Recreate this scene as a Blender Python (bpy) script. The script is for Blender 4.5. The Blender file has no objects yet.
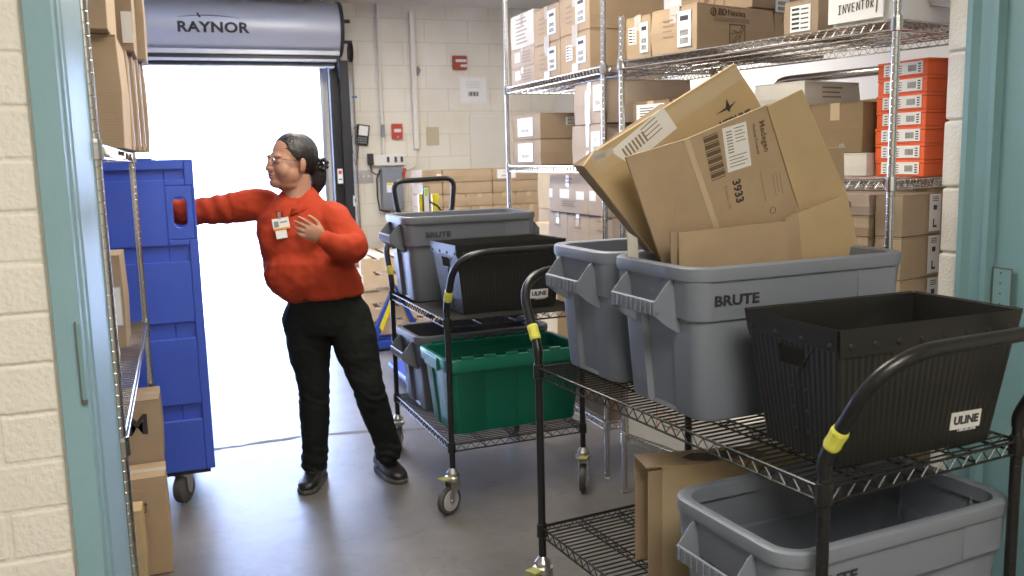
import bpy, math, random
from mathutils import Vector, Matrix, Euler
random.seed(7)
SC = bpy.context.scene
COL = SC.collection
R = math.radians
PI = math.pi

# ------------------------------------------------------------------ camera
FPX, PITCH, ROLL, YAW, CAMH = 890.0, R(8.3), R(-1.45), R(20.0), 1.5
_z = Vector((0, 0, 1))
_fh = Vector((math.sin(YAW), math.cos(YAW), 0)); _rt = Vector((math.cos(YAW), -math.sin(YAW), 0))
C_F = _fh * math.cos(PITCH) - _z * math.sin(PITCH)
_up = _fh * math.sin(PITCH) + _z * math.cos(PITCH)
C_R = _rt * math.cos(ROLL) + _up * math.sin(ROLL)
C_U = -_rt * math.sin(ROLL) + _up * math.cos(ROLL)
cam = bpy.data.objects.new('camera', bpy.data.cameras.new('camera'))
COL.objects.link(cam)
M = Matrix.Identity(4)
for i in range(3):
    M[i][0] = C_R[i]; M[i][1] = C_U[i]; M[i][2] = -C_F[i]
M[0][3] = 0; M[1][3] = 0; M[2][3] = CAMH
cam.matrix_world = M
cam.data.sensor_width = 36
cam.data.lens = FPX / 1024 * 36
cam.data.clip_start = 0.05
cam.data.dof.use_dof = True; cam.data.dof.focus_distance = 2.8; cam.data.dof.aperture_fstop = 5.6
SC.camera = cam

def at(px, py, y=None, x=None, z=None):
    d = C_F + C_R * ((px - 512) / FPX) - C_U * ((py - 288) / FPX)
    t = (z - CAMH) / d.z if z is not None else (y / d.y if y is not None else x / d.x)
    return Vector((0, 0, CAMH)) + d * t

# ------------------------------------------------------------------ materials
def nodes(name):
    m = bpy.data.materials.new(name); m.use_nodes = True
    nt = m.node_tree; b = nt.nodes['Principled BSDF']
    return m, nt, b

def mat(name, col, rough=0.5, metal=0.0, noise=0.0, nscale=8.0, bump=0.0, bscale=60.0, spec=0.5, coat=0.0, trans=0.0):
    m, nt, b = nodes(name)
    b.inputs['Roughness'].default_value = rough
    b.inputs['Metallic'].default_value = metal
    b.inputs['Specular IOR Level'].default_value = spec
    b.inputs['Coat Weight'].default_value = coat
    b.inputs['Transmission Weight'].default_value = trans
    c = (*col, 1)
    b.inputs['Base Color'].default_value = c
    tc = nt.nodes.new('ShaderNodeTexCoord')
    if noise > 0:
        n = nt.nodes.new('ShaderNodeTexNoise'); n.inputs['Scale'].default_value = nscale
        n.inputs['Detail'].default_value = 5
        mx = nt.nodes.new('ShaderNodeMix'); mx.data_type = 'RGBA'
        mx.inputs[6].default_value = tuple(v * (1 - noise) for v in col) + (1,)
        mx.inputs[7].default_value = tuple(min(1, v * (1 + noise)) for v in col) + (1,)
        nt.links.new(tc.outputs['Object'], n.inputs['Vector'])
        nt.links.new(n.outputs['Fac'], mx.inputs[0]); nt.links.new(mx.outputs[2], b.inputs['Base Color'])
    if bump > 0:
        n2 = nt.nodes.new('ShaderNodeTexNoise'); n2.inputs['Scale'].default_value = bscale
        n2.inputs['Detail'].default_value = 3
        bp = nt.nodes.new('ShaderNodeBump'); bp.inputs['Strength'].default_value = bump
        bp.inputs['Distance'].default_value = 0.01
        nt.links.new(tc.outputs['Object'], n2.inputs['Vector'])
        nt.links.new(n2.outputs['Fac'], bp.inputs['Height']); nt.links.new(bp.outputs[0], b.inputs['Normal'])
    return m

def cardboard(name, col, axis=2):
    m, nt, b = nodes(name)
    b.inputs['Roughness'].default_value = 0.75
    b.inputs['Specular IOR Level'].default_value = 0.25
    tc = nt.nodes.new('ShaderNodeTexCoord')
    n = nt.nodes.new('ShaderNodeTexNoise'); n.inputs['Scale'].default_value = 9; n.inputs['Detail'].default_value = 6
    mx = nt.nodes.new('ShaderNodeMix'); mx.data_type = 'RGBA'
    mx.inputs[6].default_value = (col[0] * .86, col[1] * .85, col[2] * .83, 1)
    mx.inputs[7].default_value = (col[0] * 1.1, col[1] * 1.1, col[2] * 1.1, 1)
    w = nt.nodes.new('ShaderNodeTexWave'); w.bands_direction = 'XYZ'[axis]; w.inputs['Scale'].default_value = 38
    w.inputs['Distortion'].default_value = 0.6
    bp = nt.nodes.new('ShaderNodeBump'); bp.inputs['Strength'].default_value = 0.10; bp.inputs['Distance'].default_value = 0.003
    nt.links.new(tc.outputs['Object'], n.inputs['Vector']); nt.links.new(tc.outputs['Object'], w.inputs['Vector'])
    nt.links.new(n.outputs['Fac'], mx.inputs[0]); nt.links.new(mx.outputs[2], b.inputs['Base Color'])
    nt.links.new(w.outputs['Fac'], bp.inputs['Height']); nt.links.new(bp.outputs[0], b.inputs['Normal'])
    return m

def blockwall(name, col, bw, bh, mortar, plane='XZ', off=(0, 0)):
    m, nt, b = nodes(name)
    b.inputs['Roughness'].default_value = 0.55
    tc = nt.nodes.new('ShaderNodeTexCoord')
    sx = nt.nodes.new('ShaderNodeSeparateXYZ'); cx = nt.nodes.new('ShaderNodeCombineXYZ')
    nt.links.new(tc.outputs['Object'], sx.inputs[0])
    a1 = nt.nodes.new('ShaderNodeMath'); a1.inputs[1].default_value = off[0]
    a2 = nt.nodes.new('ShaderNodeMath'); a2.inputs[1].default_value = off[1]
    nt.links.new(sx.outputs[plane[0]], a1.inputs[0]); nt.links.new(sx.outputs[plane[1]], a2.inputs[0])
    nt.links.new(a1.outputs[0], cx.inputs[0]); nt.links.new(a2.outputs[0], cx.inputs[1])
    br = nt.nodes.new('ShaderNodeTexBrick'); br.inputs['Scale'].default_value = 1
    br.inputs['Brick Width'].default_value = bw; br.inputs['Row Height'].default_value = bh
    br.inputs['Mortar Size'].default_value = mortar; br.inputs['Mortar Smooth'].default_value = 0.4
    br.inputs['Color1'].default_value = (*col, 1); br.inputs['Color2'].default_value = tuple(c * .97 for c in col) + (1,)
    br.inputs['Mortar'].default_value = tuple(c * .80 for c in col) + (1,)
    nt.links.new(cx.outputs[0], br.inputs['Vector'])
    n = nt.nodes.new('ShaderNodeTexNoise'); n.inputs['Scale'].default_value = 3.0; n.inputs['Detail'].default_value = 8
    nt.links.new(tc.outputs['Object'], n.inputs['Vector'])
    mx = nt.nodes.new('ShaderNodeMix'); mx.data_type = 'RGBA'; mx.blend_type = 'MULTIPLY'; mx.inputs[0].default_value = 1
    rp = nt.nodes.new('ShaderNodeValToRGB'); rp.color_ramp.elements[0].position = .3; rp.color_ramp.elements[1].position = .6
    rp.color_ramp.elements[0].color = (.90, .88, .84, 1); rp.color_ramp.elements[1].color = (1, 1, 1, 1)
    nt.links.new(n.outputs['Fac'], rp.inputs[0])
    nt.links.new(br.outputs['Color'], mx.inputs[6]); nt.links.new(rp.outputs[0], mx.inputs[7])
    nt.links.new(mx.outputs[2], b.inputs['Base Color'])
    bp = nt.nodes.new('ShaderNodeBump'); bp.inputs['Strength'].default_value = 0.35; bp.inputs['Distance'].default_value = 0.006; bp.invert = True
    nt.links.new(br.outputs['Fac'], bp.inputs['Height'])
    bp2 = nt.nodes.new('ShaderNodeBump'); bp2.inputs['Strength'].default_value = 0.25; bp2.inputs['Distance'].default_value = 0.004
    n3 = nt.nodes.new('ShaderNodeTexNoise'); n3.inputs['Scale'].default_value = 70
    nt.links.new(tc.outputs['Object'], n3.inputs['Vector']); nt.links.new(n3.outputs['Fac'], bp2.inputs['Height'])
    nt.links.new(bp.outputs[0], bp2.inputs['Normal']); nt.links.new(bp2.outputs[0], b.inputs['Normal'])
    return m

def floor_mat():
    m, nt, b = nodes('sealed_concrete')
    tc = nt.nodes.new('ShaderNodeTexCoord')
    n = nt.nodes.new('ShaderNodeTexNoise'); n.inputs['Scale'].default_value = 1.7; n.inputs['Detail'].default_value = 9; n.inputs['Roughness'].default_value = .65
    rp = nt.nodes.new('ShaderNodeValToRGB')
    rp.color_ramp.elements[0].position = .34; rp.color_ramp.elements[0].color = (.105, .098, .092, 1)
    rp.color_ramp.elements[1].position = .68; rp.color_ramp.elements[1].color = (.195, .184, .175, 1)
    nt.links.new(tc.outputs['Object'], n.inputs['Vector']); nt.links.new(n.outputs['Fac'], rp.inputs[0])
    n2 = nt.nodes.new('ShaderNodeTexNoise'); n2.inputs['Scale'].default_value = 11; n2.inputs['Detail'].default_value = 10; n2.inputs['Distortion'].default_value = 1.2
    r2 = nt.nodes.new('ShaderNodeValToRGB'); r2.color_ramp.elements[0].position = .30; r2.color_ramp.elements[1].position = .42
    r2.color_ramp.elements[0].color = (.72, .72, .72, 1); r2.color_ramp.elements[1].color = (1, 1, 1, 1)
    nt.links.new(tc.outputs['Object'], n2.inputs['Vector']); nt.links.new(n2.outputs['Fac'], r2.inputs[0])
    mx = nt.nodes.new('ShaderNodeMix'); mx.data_type = 'RGBA'; mx.blend_type = 'MULTIPLY'; mx.inputs[0].default_value = .7
    nt.links.new(rp.outputs[0], mx.inputs[6]); nt.links.new(r2.outputs[0], mx.inputs[7]); nt.links.new(mx.outputs[2], b.inputs['Base Color'])
    mr = nt.nodes.new('ShaderNodeMapRange'); mr.inputs['To Min'].default_value = .3; mr.inputs['To Max'].default_value = .5
    nt.links.new(n.outputs['Fac'], mr.inputs[0]); nt.links.new(mr.outputs[0], b.inputs['Roughness'])
    bp = nt.nodes.new('ShaderNodeBump'); bp.inputs['Strength'].default_value = .12; bp.inputs['Distance'].default_value = .01
    nt.links.new(n2.outputs['Fac'], bp.inputs['Height']); nt.links.new(bp.outputs[0], b.inputs['Normal'])
    return m

def emis(name, col, s):
    m, nt, b = nodes(name)
    b.inputs['Base Color'].default_value = (*col, 1); b.inputs['Emission Color'].default_value = (*col, 1); b.inputs['Emission Strength'].default_value = s
    return m

K = dict(
    card=cardboard('cardboard_tan', (.445, .33, .215)),
    card2=cardboard('cardboard_brown', (.365, .275, .19)),
    card3=cardboard('cardboard_pinkish', (.46, .37, .30)),
    card4=cardboard('cardboard_golden', (.53, .395, .225)),
    card5=cardboard('cardboard_dark', (.27, .19, .11)),
    cardw=cardboard('cardboard_white', (.66, .63, .58)),
    tape=mat('packing_tape', (.56, .44, .28), rough=.15, spec=.7),
    tapew=mat('white_tape', (.56, .51, .46), rough=.25),
    paper=mat('paper', (.80, .80, .78), rough=.6),
    paperb=mat('blue_edge_paper', (.45, .62, .80), rough=.6),
    ink=mat('ink', (.03, .03, .035), rough=.6),
    inkb=mat('brown_print', (.13, .085, .055), rough=.7),
    inkg=mat('faded_print', (.30, .22, .15), rough=.7),
    grey=mat('grey_plastic', (.205, .228, .275), rough=.42, noise=.06, nscale=5, bump=.05, bscale=300),
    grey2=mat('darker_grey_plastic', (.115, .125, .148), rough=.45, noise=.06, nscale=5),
    green=mat('green_plastic', (.004, .155, .095), rough=.35, noise=.08, nscale=6),
    black=mat('black_corrugated_plastic', (.014, .0145, .013), rough=.36, spec=.5),
    blackin=mat('black_plastic', (.012, .012, .012), rough=.5),
    powder=mat('black_powder_coat', (.011, .011, .011), rough=.34, spec=.5),
    chrome=mat('chrome', (.62, .61, .60), rough=.22, metal=1),
    chromed=mat('dull_chrome', (.48, .47, .46), rough=.38, metal=1),
    zinc=mat('zinc_plate', (.55, .54, .52), rough=.3, metal=1),
    rubber=mat('grey_rubber', (.075, .073, .07), rough=.6, noise=.15, nscale=30),
    wheelw=mat('wheel_disc', (.45, .45, .45), rough=.4),
    brake=mat('olive_brake', (.33, .33, .10), rough=.5),
    yellow=mat('yellow_tape', (.72, .70, .10), rough=.5, bump=.3, bscale=60),
    blue=mat('blue_plastic', (.050, .105, .56), rough=.33, noise=.08, nscale=4, bump=.06, bscale=80),
    bluep=mat('blue_paint', (.02, .06, .33), rough=.4),
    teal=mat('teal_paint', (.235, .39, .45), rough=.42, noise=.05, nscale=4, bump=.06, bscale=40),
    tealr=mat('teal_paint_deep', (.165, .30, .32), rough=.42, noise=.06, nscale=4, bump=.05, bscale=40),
    cream=mat('cream_paint', (.78, .75, .69), rough=.6, noise=.04, nscale=20, bump=.35, bscale=110),
    caulk=mat('paint_edge', (.50, .51, .45), rough=.6, bump=.4, bscale=80),
    back=blockwall('painted_block_back', (.80, .765, .67), .4064, .2032, .004, off=(.1, -.11)),
    wallp=mat('painted_wall', (.74, .71, .64), rough=.6, noise=.03, nscale=3),
    outw=blockwall('outdoor_block', (.80, .79, .76), .4064, .2032, .005),
    floor=floor_mat(),
    ceil=mat('ceiling_tile', (.66, .64, .60), rough=.8, noise=.04, nscale=30),
    hood=mat('hood_steel', (.50, .51, .55), rough=.42, metal=.35, noise=.05, nscale=1.5),
    steelblk=mat('black_steel', (.018, .02, .024), rough=.4),
    steel=mat('bright_steel', (.5, .52, .56), rough=.3, metal=.8),
    red=mat('red_plastic', (.52, .05, .035), rough=.4),
    white=mat('white_plastic', (.78, .77, .74), rough=.45),
    beige=mat('beige_plate', (.50, .44, .30), rough=.5),
    elec=mat('grey_enamel', (.22, .25, .28), rough=.4),
    orange=mat('orange_card', (.80, .135, .035), rough=.5, noise=.05),
    wood=mat('pallet_wood', (.62, .47, .30), rough=.75, noise=.18, nscale=6, bump=.2, bscale=40),
    skin=mat('skin', (.41, .215, .145), rough=.5, noise=.05, nscale=25),
    lips=mat('lips', (.34, .12, .10), rough=.45),
    hair=mat('black_hair', (.008, .007, .007), rough=.38, spec=.6, noise=.3, nscale=60, bump=.5, bscale=120),
    shirt=mat('red_knit', (.40, .046, .018), rough=.85, noise=.07, nscale=14, bump=.25, bscale=400, spec=.2),
    jeans=mat('black_denim', (.010, .0115, .011), rough=.85, noise=.3, nscale=10, bump=.3, bscale=400, spec=.25),
    shoe=mat('black_leather', (.014, .012, .012), rough=.4),
    eye=mat('eye_white', (.7, .7, .68), rough=.2),
    glassm=mat('spectacle_metal', (.45, .42, .42), rough=.25, metal=1),
    lens=mat('spectacle_lens', (.95, .95, .97), rough=.02, trans=1.0),
    orangep=mat('orange_print', (.85, .35, .05), rough=.5),
    joint=mat('dark_joint', (.12, .105, .085), rough=.8),
    clearp=mat('plastic_sleeve', (.82, .82, .80), rough=.15),
    lime=mat('lime_sticker', (.45, .72, .08), rough=.5),
    yel=mat('yellow_plastic', (.82, .68, .03), rough=.4),
    bluetape=mat('blue_tape', (.05, .25, .60), rough=.5),
)

# ------------------------------------------------------------------ mesh builder
class MB:
    def __init__(s): s.v = []; s.f = []; s.m = []; s.mi = 0
    def add(s, vs, fs):
        o = len(s.v); s.v += [tuple(v) for v in vs]
        for f in fs: s.f.append(tuple(o + i for i in f)); s.m.append(s.mi)
    def box(s, x0, x1, y0, y1, z0, z1, M=None):
        vs = [Vector((x, y, z)) for z in (z0, z1) for y in (y0, y1) for x in (x0, x1)]
        if M: vs = [M @ v for v in vs]
        s.add(vs, [(0, 2, 3, 1), (4, 5, 7, 6), (0, 1, 5, 4), (2, 6, 7, 3), (0, 4, 6, 2), (1, 3, 7, 5)])
    def cbox(s, c, d, M=None):
        T = Matrix.Translation(c) @ (M or Matrix.Identity(4))
        s.box(-d[0] / 2, d[0] / 2, -d[1] / 2, d[1] / 2, -d[2] / 2, d[2] / 2, T)
    def tube(s, pts, r, n=8, caps=True, closed=False, flat=None):
        pts = [Vector(p) for p in pts]; N = len(pts)
        rs = r if isinstance(r, (list, tuple)) else [r] * N
        rings = []; prev = None
        for i, p in enumerate(pts):
            if closed: t = pts[(i + 1) % N] - pts[i - 1]
            else: t = (pts[min(i + 1, N - 1)] - pts[max(i - 1, 0)])
            t.normalize()
            if prev is None:
                a = flat if flat is not None else (Vector((0, 0, 1)) if abs(t.z) < .9 else Vector((1, 0, 0)))
                u = (a - t * a.dot(t)).normalized()
            else:
                u = (prev - t * prev.dot(t)).normalized()
            prev = u; w = t.cross(u)
            q = rs[i]; ra, rb = q if isinstance(q, tuple) else (q, q)
            rings.append([p + u * (ra * math.cos(2 * PI * k / n)) + w * (rb * math.sin(2 * PI * k / n)) for k in range(n)])
        vs = [v for rg in rings for v in rg]; fs = []
        for i in range(N if closed else N - 1):
            a = i * n; b = ((i + 1) % N) * n
            for k in range(n): fs.append((a + k, a + (k + 1) % n, b + (k + 1) % n, b + k))
        if caps and not closed:
            fs.append(tuple(range(n - 1, -1, -1))); fs.append(tuple((N - 1) * n + k for k in range(n)))
        s.add(vs, fs)
    def loft(s, rings, cap0=True, cap1=True):
        n = len(rings[0]); vs = [v for r_ in rings for v in r_]; fs = []
        for i in range(len(rings) - 1):
            for k in range(n): fs.append((i * n + k, i * n + (k + 1) % n, (i + 1) * n + (k + 1) % n, (i + 1) * n + k))
        if cap0: fs.append(tuple(range(n - 1, -1, -1)))
        if cap1: fs.append(tuple((len(rings) - 1) * n + k for k in range(n)))
        s.add(vs, fs)
    def lathe(s, prof, n=16, M=None):
        rings = []
        for (r, z) in prof:
            rg = [Vector((r * math.cos(2 * PI * k / n), r * math.sin(2 * PI * k / n), z)) for k in range(n)]
            if M: rg = [M @ v for v in rg]
            rings.append(rg)
        s.loft(rings)
    def prism(s, poly, t0, t1, M=None):
        # poly in local XY, extruded in Z from t0 to t1
        n = len(poly); vs = [Vector((p[0], p[1], t0)) for p in poly] + [Vector((p[0], p[1], t1)) for p in poly]
        if M: vs = [M @ v for v in vs]
        fs = [tuple(range(n - 1, -1, -1)), tuple(range(n, 2 * n))] + [(k, (k + 1) % n, n + (k + 1) % n, n + k) for k in range(n)]
        s.add(vs, fs)
    def ell(s, c, r, n=16, m=10, M=None):
        c = Vector(c); rings = []
        for i in range(1, m):
            a = -PI / 2 + PI * i / m
            rings.append([(Vector((r[0] * math.cos(a) * math.cos(2 * PI * k / n), r[1] * math.cos(a) * math.sin(2 * PI * k / n), r[2] * math.sin(a)))) for k in range(n)])
        vs = [v for rg in rings for v in rg] + [Vector((0, 0, -r[2])), Vector((0, 0, r[2]))]
        if M: vs = [M @ v for v in vs]
        vs = [c + v for v in vs]; fs = []
        for i in range(m - 2):
            for k in range(n): fs.append((i * n + k, i * n + (k + 1) % n, (i + 1) * n + (k + 1) % n, (i + 1) * n + k))
        b = (m - 1) * n
        for k in range(n):
            fs.append((b, (k + 1) % n, k)); fs.append((b + 1, (m - 2) * n + k, (m - 2) * n + (k + 1) % n))
        s.add(vs, fs)
    def mesh(s, name, mats, smooth=False):
        me = bpy.data.meshes.new(name); me.from_pydata(s.v, [], s.f)
        for m in (mats if isinstance(mats, (list, tuple)) else [mats]): me.materials.append(m)
        me.polygons.foreach_set('material_index', s.m)
        if smooth: me.polygons.foreach_set('use_smooth', [True] * len(me.polygons))
        me.validate(); me.update()
        return me
    def build(s, name, mats, parent=None, smooth=False, bevel=0, auto=None, loc=None, rotz=None):
        me = s.mesh(name, mats, smooth)
        if auto: me.set_sharp_from_angle(angle=R(auto)); 
        o = bpy.data.objects.new(name, me); COL.objects.link(o)
        if parent: o.parent = parent
        if loc is not None: o.location = loc
        if rotz is not None: o.rotation_euler.z = rotz
        if bevel:
            b = o.modifiers.new('bevel', 'BEVEL'); b.width = bevel; b.segments = 2; b.limit_method = 'ANGLE'; b.angle_limit = R(50)
        return o

def thing(name, label, cat, loc=(0, 0, 0), rz=0, group=None):
    o = bpy.data.objects.new(name, None); COL.objects.link(o); o.empty_display_size = .1
    o.location = loc; o.rotation_euler = (0, 0, rz)
    return tag(o, label, cat, group)
def tag(o, label, cat, group=None):
    o['label'] = label; o['category'] = cat
    if group: o['group'] = group
    return o
def struct(o): o['kind'] = 'structure'; return o
def smoothall(o, ang=40):
    me = o.data; me.polygons.foreach_set('use_smooth', [True] * len(me.polygons)); me.set_sharp_from_angle(angle=R(ang)); return o
def copy_tree(o, parent=None):
    c = o.copy(); COL.objects.link(c)
    if parent: c.parent = parent
    for ch in list(o.children): copy_tree(ch, c)
    return c

def text_mesh(s, size, thick=.0006, shear=0.0, bold=0.0, align='CENTER', spacing=1.0, sx=1.0):
    cu = bpy.data.curves.new('lettering', 'FONT'); cu.body = s; cu.size = size; cu.extrude = thick; cu.shear = shear
    cu.offset = bold; cu.align_x = align; cu.align_y = 'CENTER'; cu.space_character = spacing; cu.resolution_u = 3
    o = bpy.data.objects.new('tmp_text', cu); COL.objects.link(o)
    bpy.context.view_layer.update()
    me = bpy.data.meshes.new_from_object(o.evaluated_get(bpy.context.evaluated_depsgraph_get()))
    bpy.data.objects.remove(o); bpy.data.curves.remove(cu)
    if sx != 1:
        for v in me.vertices: v.co.x *= sx
    me.materials.clear()
    return me
def lettering(parent, s, size, m, Mx, name='lettering', **kw):
    me = text_mesh(s, size, **kw); me.materials.append(m); me.name = name
    o = bpy.data.objects.new(name, me); COL.objects.link(o); o.parent = parent; o.matrix_local = Mx
    return o

def frame(o, r, u):
    r = Vector(r).normalized(); u = Vector(u); u = (u - r * u.dot(r)).normalized(); n = r.cross(u)
    Mx = Matrix.Identity(4)
    for i in range(3): Mx[i][0] = r[i]; Mx[i][1] = u[i]; Mx[i][2] = n[i]; Mx[i][3] = o[i]
    return Mx

def rounded(pts, rad, n=6):
    """polyline with rounded corners"""
    pts = [Vector(p) for p in pts]; out = [pts[0]]
    for i in range(1, len(pts) - 1):
        a, b_, c = pts[i - 1], pts[i], pts[i + 1]
        r_ = rad[i - 1] if isinstance(rad, (list, tuple)) else rad
        d1 = (a - b_); d2 = (c - b_); r1 = min(r_, d1.length * .49); r2 = min(r_, d2.length * .49)
        p = b_ + d1.normalized() * r1; q = b_ + d2.normalized() * r2
        for k in range(n + 1):
            t = k / n; out.append(p * (1 - t) ** 2 + b_ * 2 * t * (1 - t) + q * t * t)
    out.append(pts[-1]); return out
# ================================================================== ROOM SHELL
YB = 8.0          # back wall
CZ = 2.87
def plain(name, x0, x1, y0, y1, z0, z1, m, bevel=0):
    b = MB(); b.box(x0, x1, y0, y1, z0, z1); return struct(b.build(name, m, bevel=bevel))
plain('floor', -2.6, 3.5, -2.2, YB + .3, -.12, 0, K['floor'])
# open joint and crack across the slab
b = MB()
pts = [at(196, 452, z=0), at(240, 446, z=0), at(300, 437, z=0), at(345, 433, z=0), at(430, 429, z=0), at(480, 427, z=0), at(640, 418, z=0)]
pts = [Vector((-1.5, pts[0].y - .03, 0))] + pts + [Vector((3.39, pts[-1].y - .05, 0))]
L1 = []; L2 = []
random.seed(3)
for i in range(len(pts) - 1):
    for k in range(6):
        p = pts[i].lerp(pts[i + 1], k / 6); j = random.uniform(-.012, .012); w = random.uniform(.008, .024)
        L1.append((p.x, p.y + j - w, .0012)); L2.append((p.x, p.y + j + w, .0012))
n = len(L1)
b.add(L1 + L2, [(i, i + 1, n + i + 1, n + i) for i in range(n - 1)])
struct(b.build('trim_1', K['joint']))
plain('ceiling', -2.6, 3.5, -2.2, YB + .25, CZ, CZ + .1, K['ceil'])
# back wall with the door opening (x -1.2..1.19, z to 2.33)
DX0, DX1, DZ = -1.2, 1.19, 2.34
b = MB()
b.box(DX1, 3.5, YB, YB + .22, 0, CZ); b.box(-2.6, DX0, YB, YB + .22, 0, CZ); b.box(DX0, DX1, YB, YB + .22, DZ, CZ)
struct(b.build('wall_back', K['back']))
plain('wall_left', -1.62, -1.5, 2.12, YB, 0, CZ, K['wallp'])
plain('wall_right', 3.4, 3.52, 2.15, YB, 0, CZ, K['wallp'])
# wall with the doorway the camera looks through; left side laid in pillowy painted courses
JXL, JXR = -.177, 2.215
b = MB()
random.seed(5)
hc = .0843; r = 0; z = 0.0
b.mi = 0
b.box(-1.5, JXL - .043, 1.6425, 2.12, 0, CZ)
while z < 2.6:
    x = -.219
    first = True
    while x > -1.5:
        w = .19 if not first else (.19 if r % 2 else .10)
        x0 = x - w
        b.box(x0 + .003, x - .003 - random.uniform(0, .002), 1.638 + random.uniform(0, .003), 1.66, z + .0016, z + hc - .0016)
        x = x0; first = False
    z += hc; r += 1
o = struct(b.build('wall_front', K['cream'], bevel=.005))
plain('trim_2', JXL - .047, JXL - .039, 1.632, 1.66, 0, 2.3, K['caulk'], bevel=.003)
# right column of painted block: rounded arrises show as notches on its silhouette
b = MB(); random.seed(9)
b.box(JXR + .010, 3.1, 1.75, 2.15, 0, CZ)
z = -.045
k = 0
while z < 2.8:
    b.box(JXR + random.uniform(0, .003), JXR + .10, 2.05, 2.155 + (k % 2) * .002, z + .003, z + .2032 - .003)
    z += .2032; k += 1
struct(b.build('wall_corner', K['cream'], bevel=.007))
# header over the doorway
plain('wall_header', -1.5, 3.1, 1.66, 2.1, 2.32, CZ, K['cream'])

def jamb_profile(name, pts, h, m, parent=None):
    b = MB(); b.prism(pts, 0, h); return b.build(name, m, parent, bevel=.0012)
# left steel door frame
fl = thing('door_2', '', ''); del fl['label']; del fl['category']; fl['kind'] = 'structure'; fl.name = 'door_2'
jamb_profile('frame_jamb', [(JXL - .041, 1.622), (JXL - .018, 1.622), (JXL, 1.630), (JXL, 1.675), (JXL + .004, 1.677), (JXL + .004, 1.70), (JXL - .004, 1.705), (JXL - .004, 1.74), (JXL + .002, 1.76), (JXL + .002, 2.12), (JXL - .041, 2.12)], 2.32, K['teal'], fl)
b = MB()   # mortised strike plate in the rabbet
b.box(JXL - .0075, JXL - .0005, 1.6185, 1.6300, 1.115, 1.245); b.mi = 1; b.box(JXL - .0095, JXL - .0075, 1.6190, 1.6300, 1.112, 1.248)
b.box(JXL - .0095, JXL - .0005, 1.6190, 1.6300, 1.108, 1.115)
b.build('strike_plate', [K['tealr'], K['joint']], fl)
# right steel door frame
fr = thing('door_3', '', ''); del fr['label']; del fr['category']; fr['kind'] = 'structure'
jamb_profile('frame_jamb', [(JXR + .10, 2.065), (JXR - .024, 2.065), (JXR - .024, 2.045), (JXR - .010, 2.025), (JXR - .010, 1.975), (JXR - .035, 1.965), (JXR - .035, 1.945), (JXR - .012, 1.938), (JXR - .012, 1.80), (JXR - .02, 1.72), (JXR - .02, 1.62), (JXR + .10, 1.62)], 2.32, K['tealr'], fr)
b = MB()
b.box(JXR - .0225, JXR - .0195, 1.868, 1.930, 1.030, 1.150)
b.mi = 1
for zz in (1.045, 1.075, 1.105, 1.135): b.box(JXR - .0235, JXR - .0225, 1.90, 1.906, zz, zz + .005)
b.box(JXR - .0232, JXR - .0222, 1.865, 1.869, 1.028, 1.153); b.box(JXR - .0232, JXR - .0222, 1.866, 1.930, 1.149, 1.153); b.box(JXR - .0232, JXR - .0222, 1.928, 1.931, 1.028, 1.153)
b.build('hinge_leaf', [K['tealr'], K['joint']], fr)
hd = MB(); hd.box(JXL, JXR, 1.64, 1.74, 2.27, 2.32); struct(hd.build('trim_3', K['teal']))
# anteroom the camera stands in
plain('wall_south', -2.6, 3.5, -2.3, -2.2, 0, CZ, K['cream'])
plain('wall_west', -2.6, -2.5, -2.2, 2.1, 0, CZ, K['cream'])
plain('wall_east', 3.4, 3.5, -2.2, 2.1, 0, CZ, K['cream'])
b = MB(); b.box(-2.5, -1.5, 1.66, 2.12, 0, CZ); struct(b.build('wall_front_end', K['cream']))
b = MB(); b.box(3.1, 3.4, 1.75, 2.145, 0, CZ); struct(b.build('wall_corner_end', K['cream']))

# ------------------------------------------------------------------ outdoors
plain('ground_outside', -14, 14, YB + .22, 26, -.15, -.02, mat('pale_concrete', (.62, .61, .60), rough=.8, noise=.08))
plain('wall_outside', -14, 14, 15, 15.3, -.02, 4.6, K['outw'])

# ------------------------------------------------------------------ roll-up door
rd = thing('door_1', '', ''); del rd['label']; del rd['category']; rd['kind'] = 'structure'
def cyl_x(b, x0, x1, y, z, r, n=40, a0=0, a1=360):
    rings = []
    for x in (x0, x1): rings.append([Vector((x, y + r * math.cos(2 * PI * k / n), z + r * math.sin(2 * PI * k / n))) for k in range(n)])
    b.loft(rings)
HY, HZ, HR = 7.74, 2.605, .212
b = MB(); cyl_x(b, -1.36, 1.305, HY, HZ, HR, 56)
smoothall(b.build('hood', K['hood'], rd), 30)
b = MB()   # hood end bracket and coil bell
cyl_x(b, 1.306, 1.335, HY, HZ, HR + .012, 40); b.box(1.306, 1.32, 7.72, 7.99, 2.2, 2.6)
cyl_x(b, 1.335, 1.42, HY, HZ + .07, .016, 12); cyl_x(b, 1.335, 1.43, HY, HZ - .10, .014, 12)
b.build('end_bracket', K['steelblk'], rd)
b = MB(); cyl_x(b, -1.41, -1.37, HY, HZ, HR + .012, 40); b.build('end_bracket', K['steelblk'], rd)
b = MB()
b.box(-1.3, 1.30, 7.60, 7.625, 2.378, 2.415); b.mi = 1
b.box(-1.3, 1.29, 7.63, 7.66, 2.338, 2.40); b.mi = 0
b.box(-1.28, 1.27, 7.60, 7.70, 2.328, 2.346); b.mi = 1; b.box(-1.26, 1.26, 7.67, 7.70, 2.29, 2.33); b.mi = 0; b.box(-1.26, 1.26, 7.655, 7.72, 2.285, 2.297)
b.build('bottom_bar', [K['hood'], K['steelblk']], rd, bevel=.003)
b = MB(); b.box(1.245, 1.375, 7.86, 7.995, 0, 2.36); b.box(1.235, 1.26, 7.80, 7.87, 0, 2.3); b.box(1.32, 1.40, 7.80, 7.86, 0, 2.36)
b.build('guide_rail', K['steelblk'], rd, bevel=.002)
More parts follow.
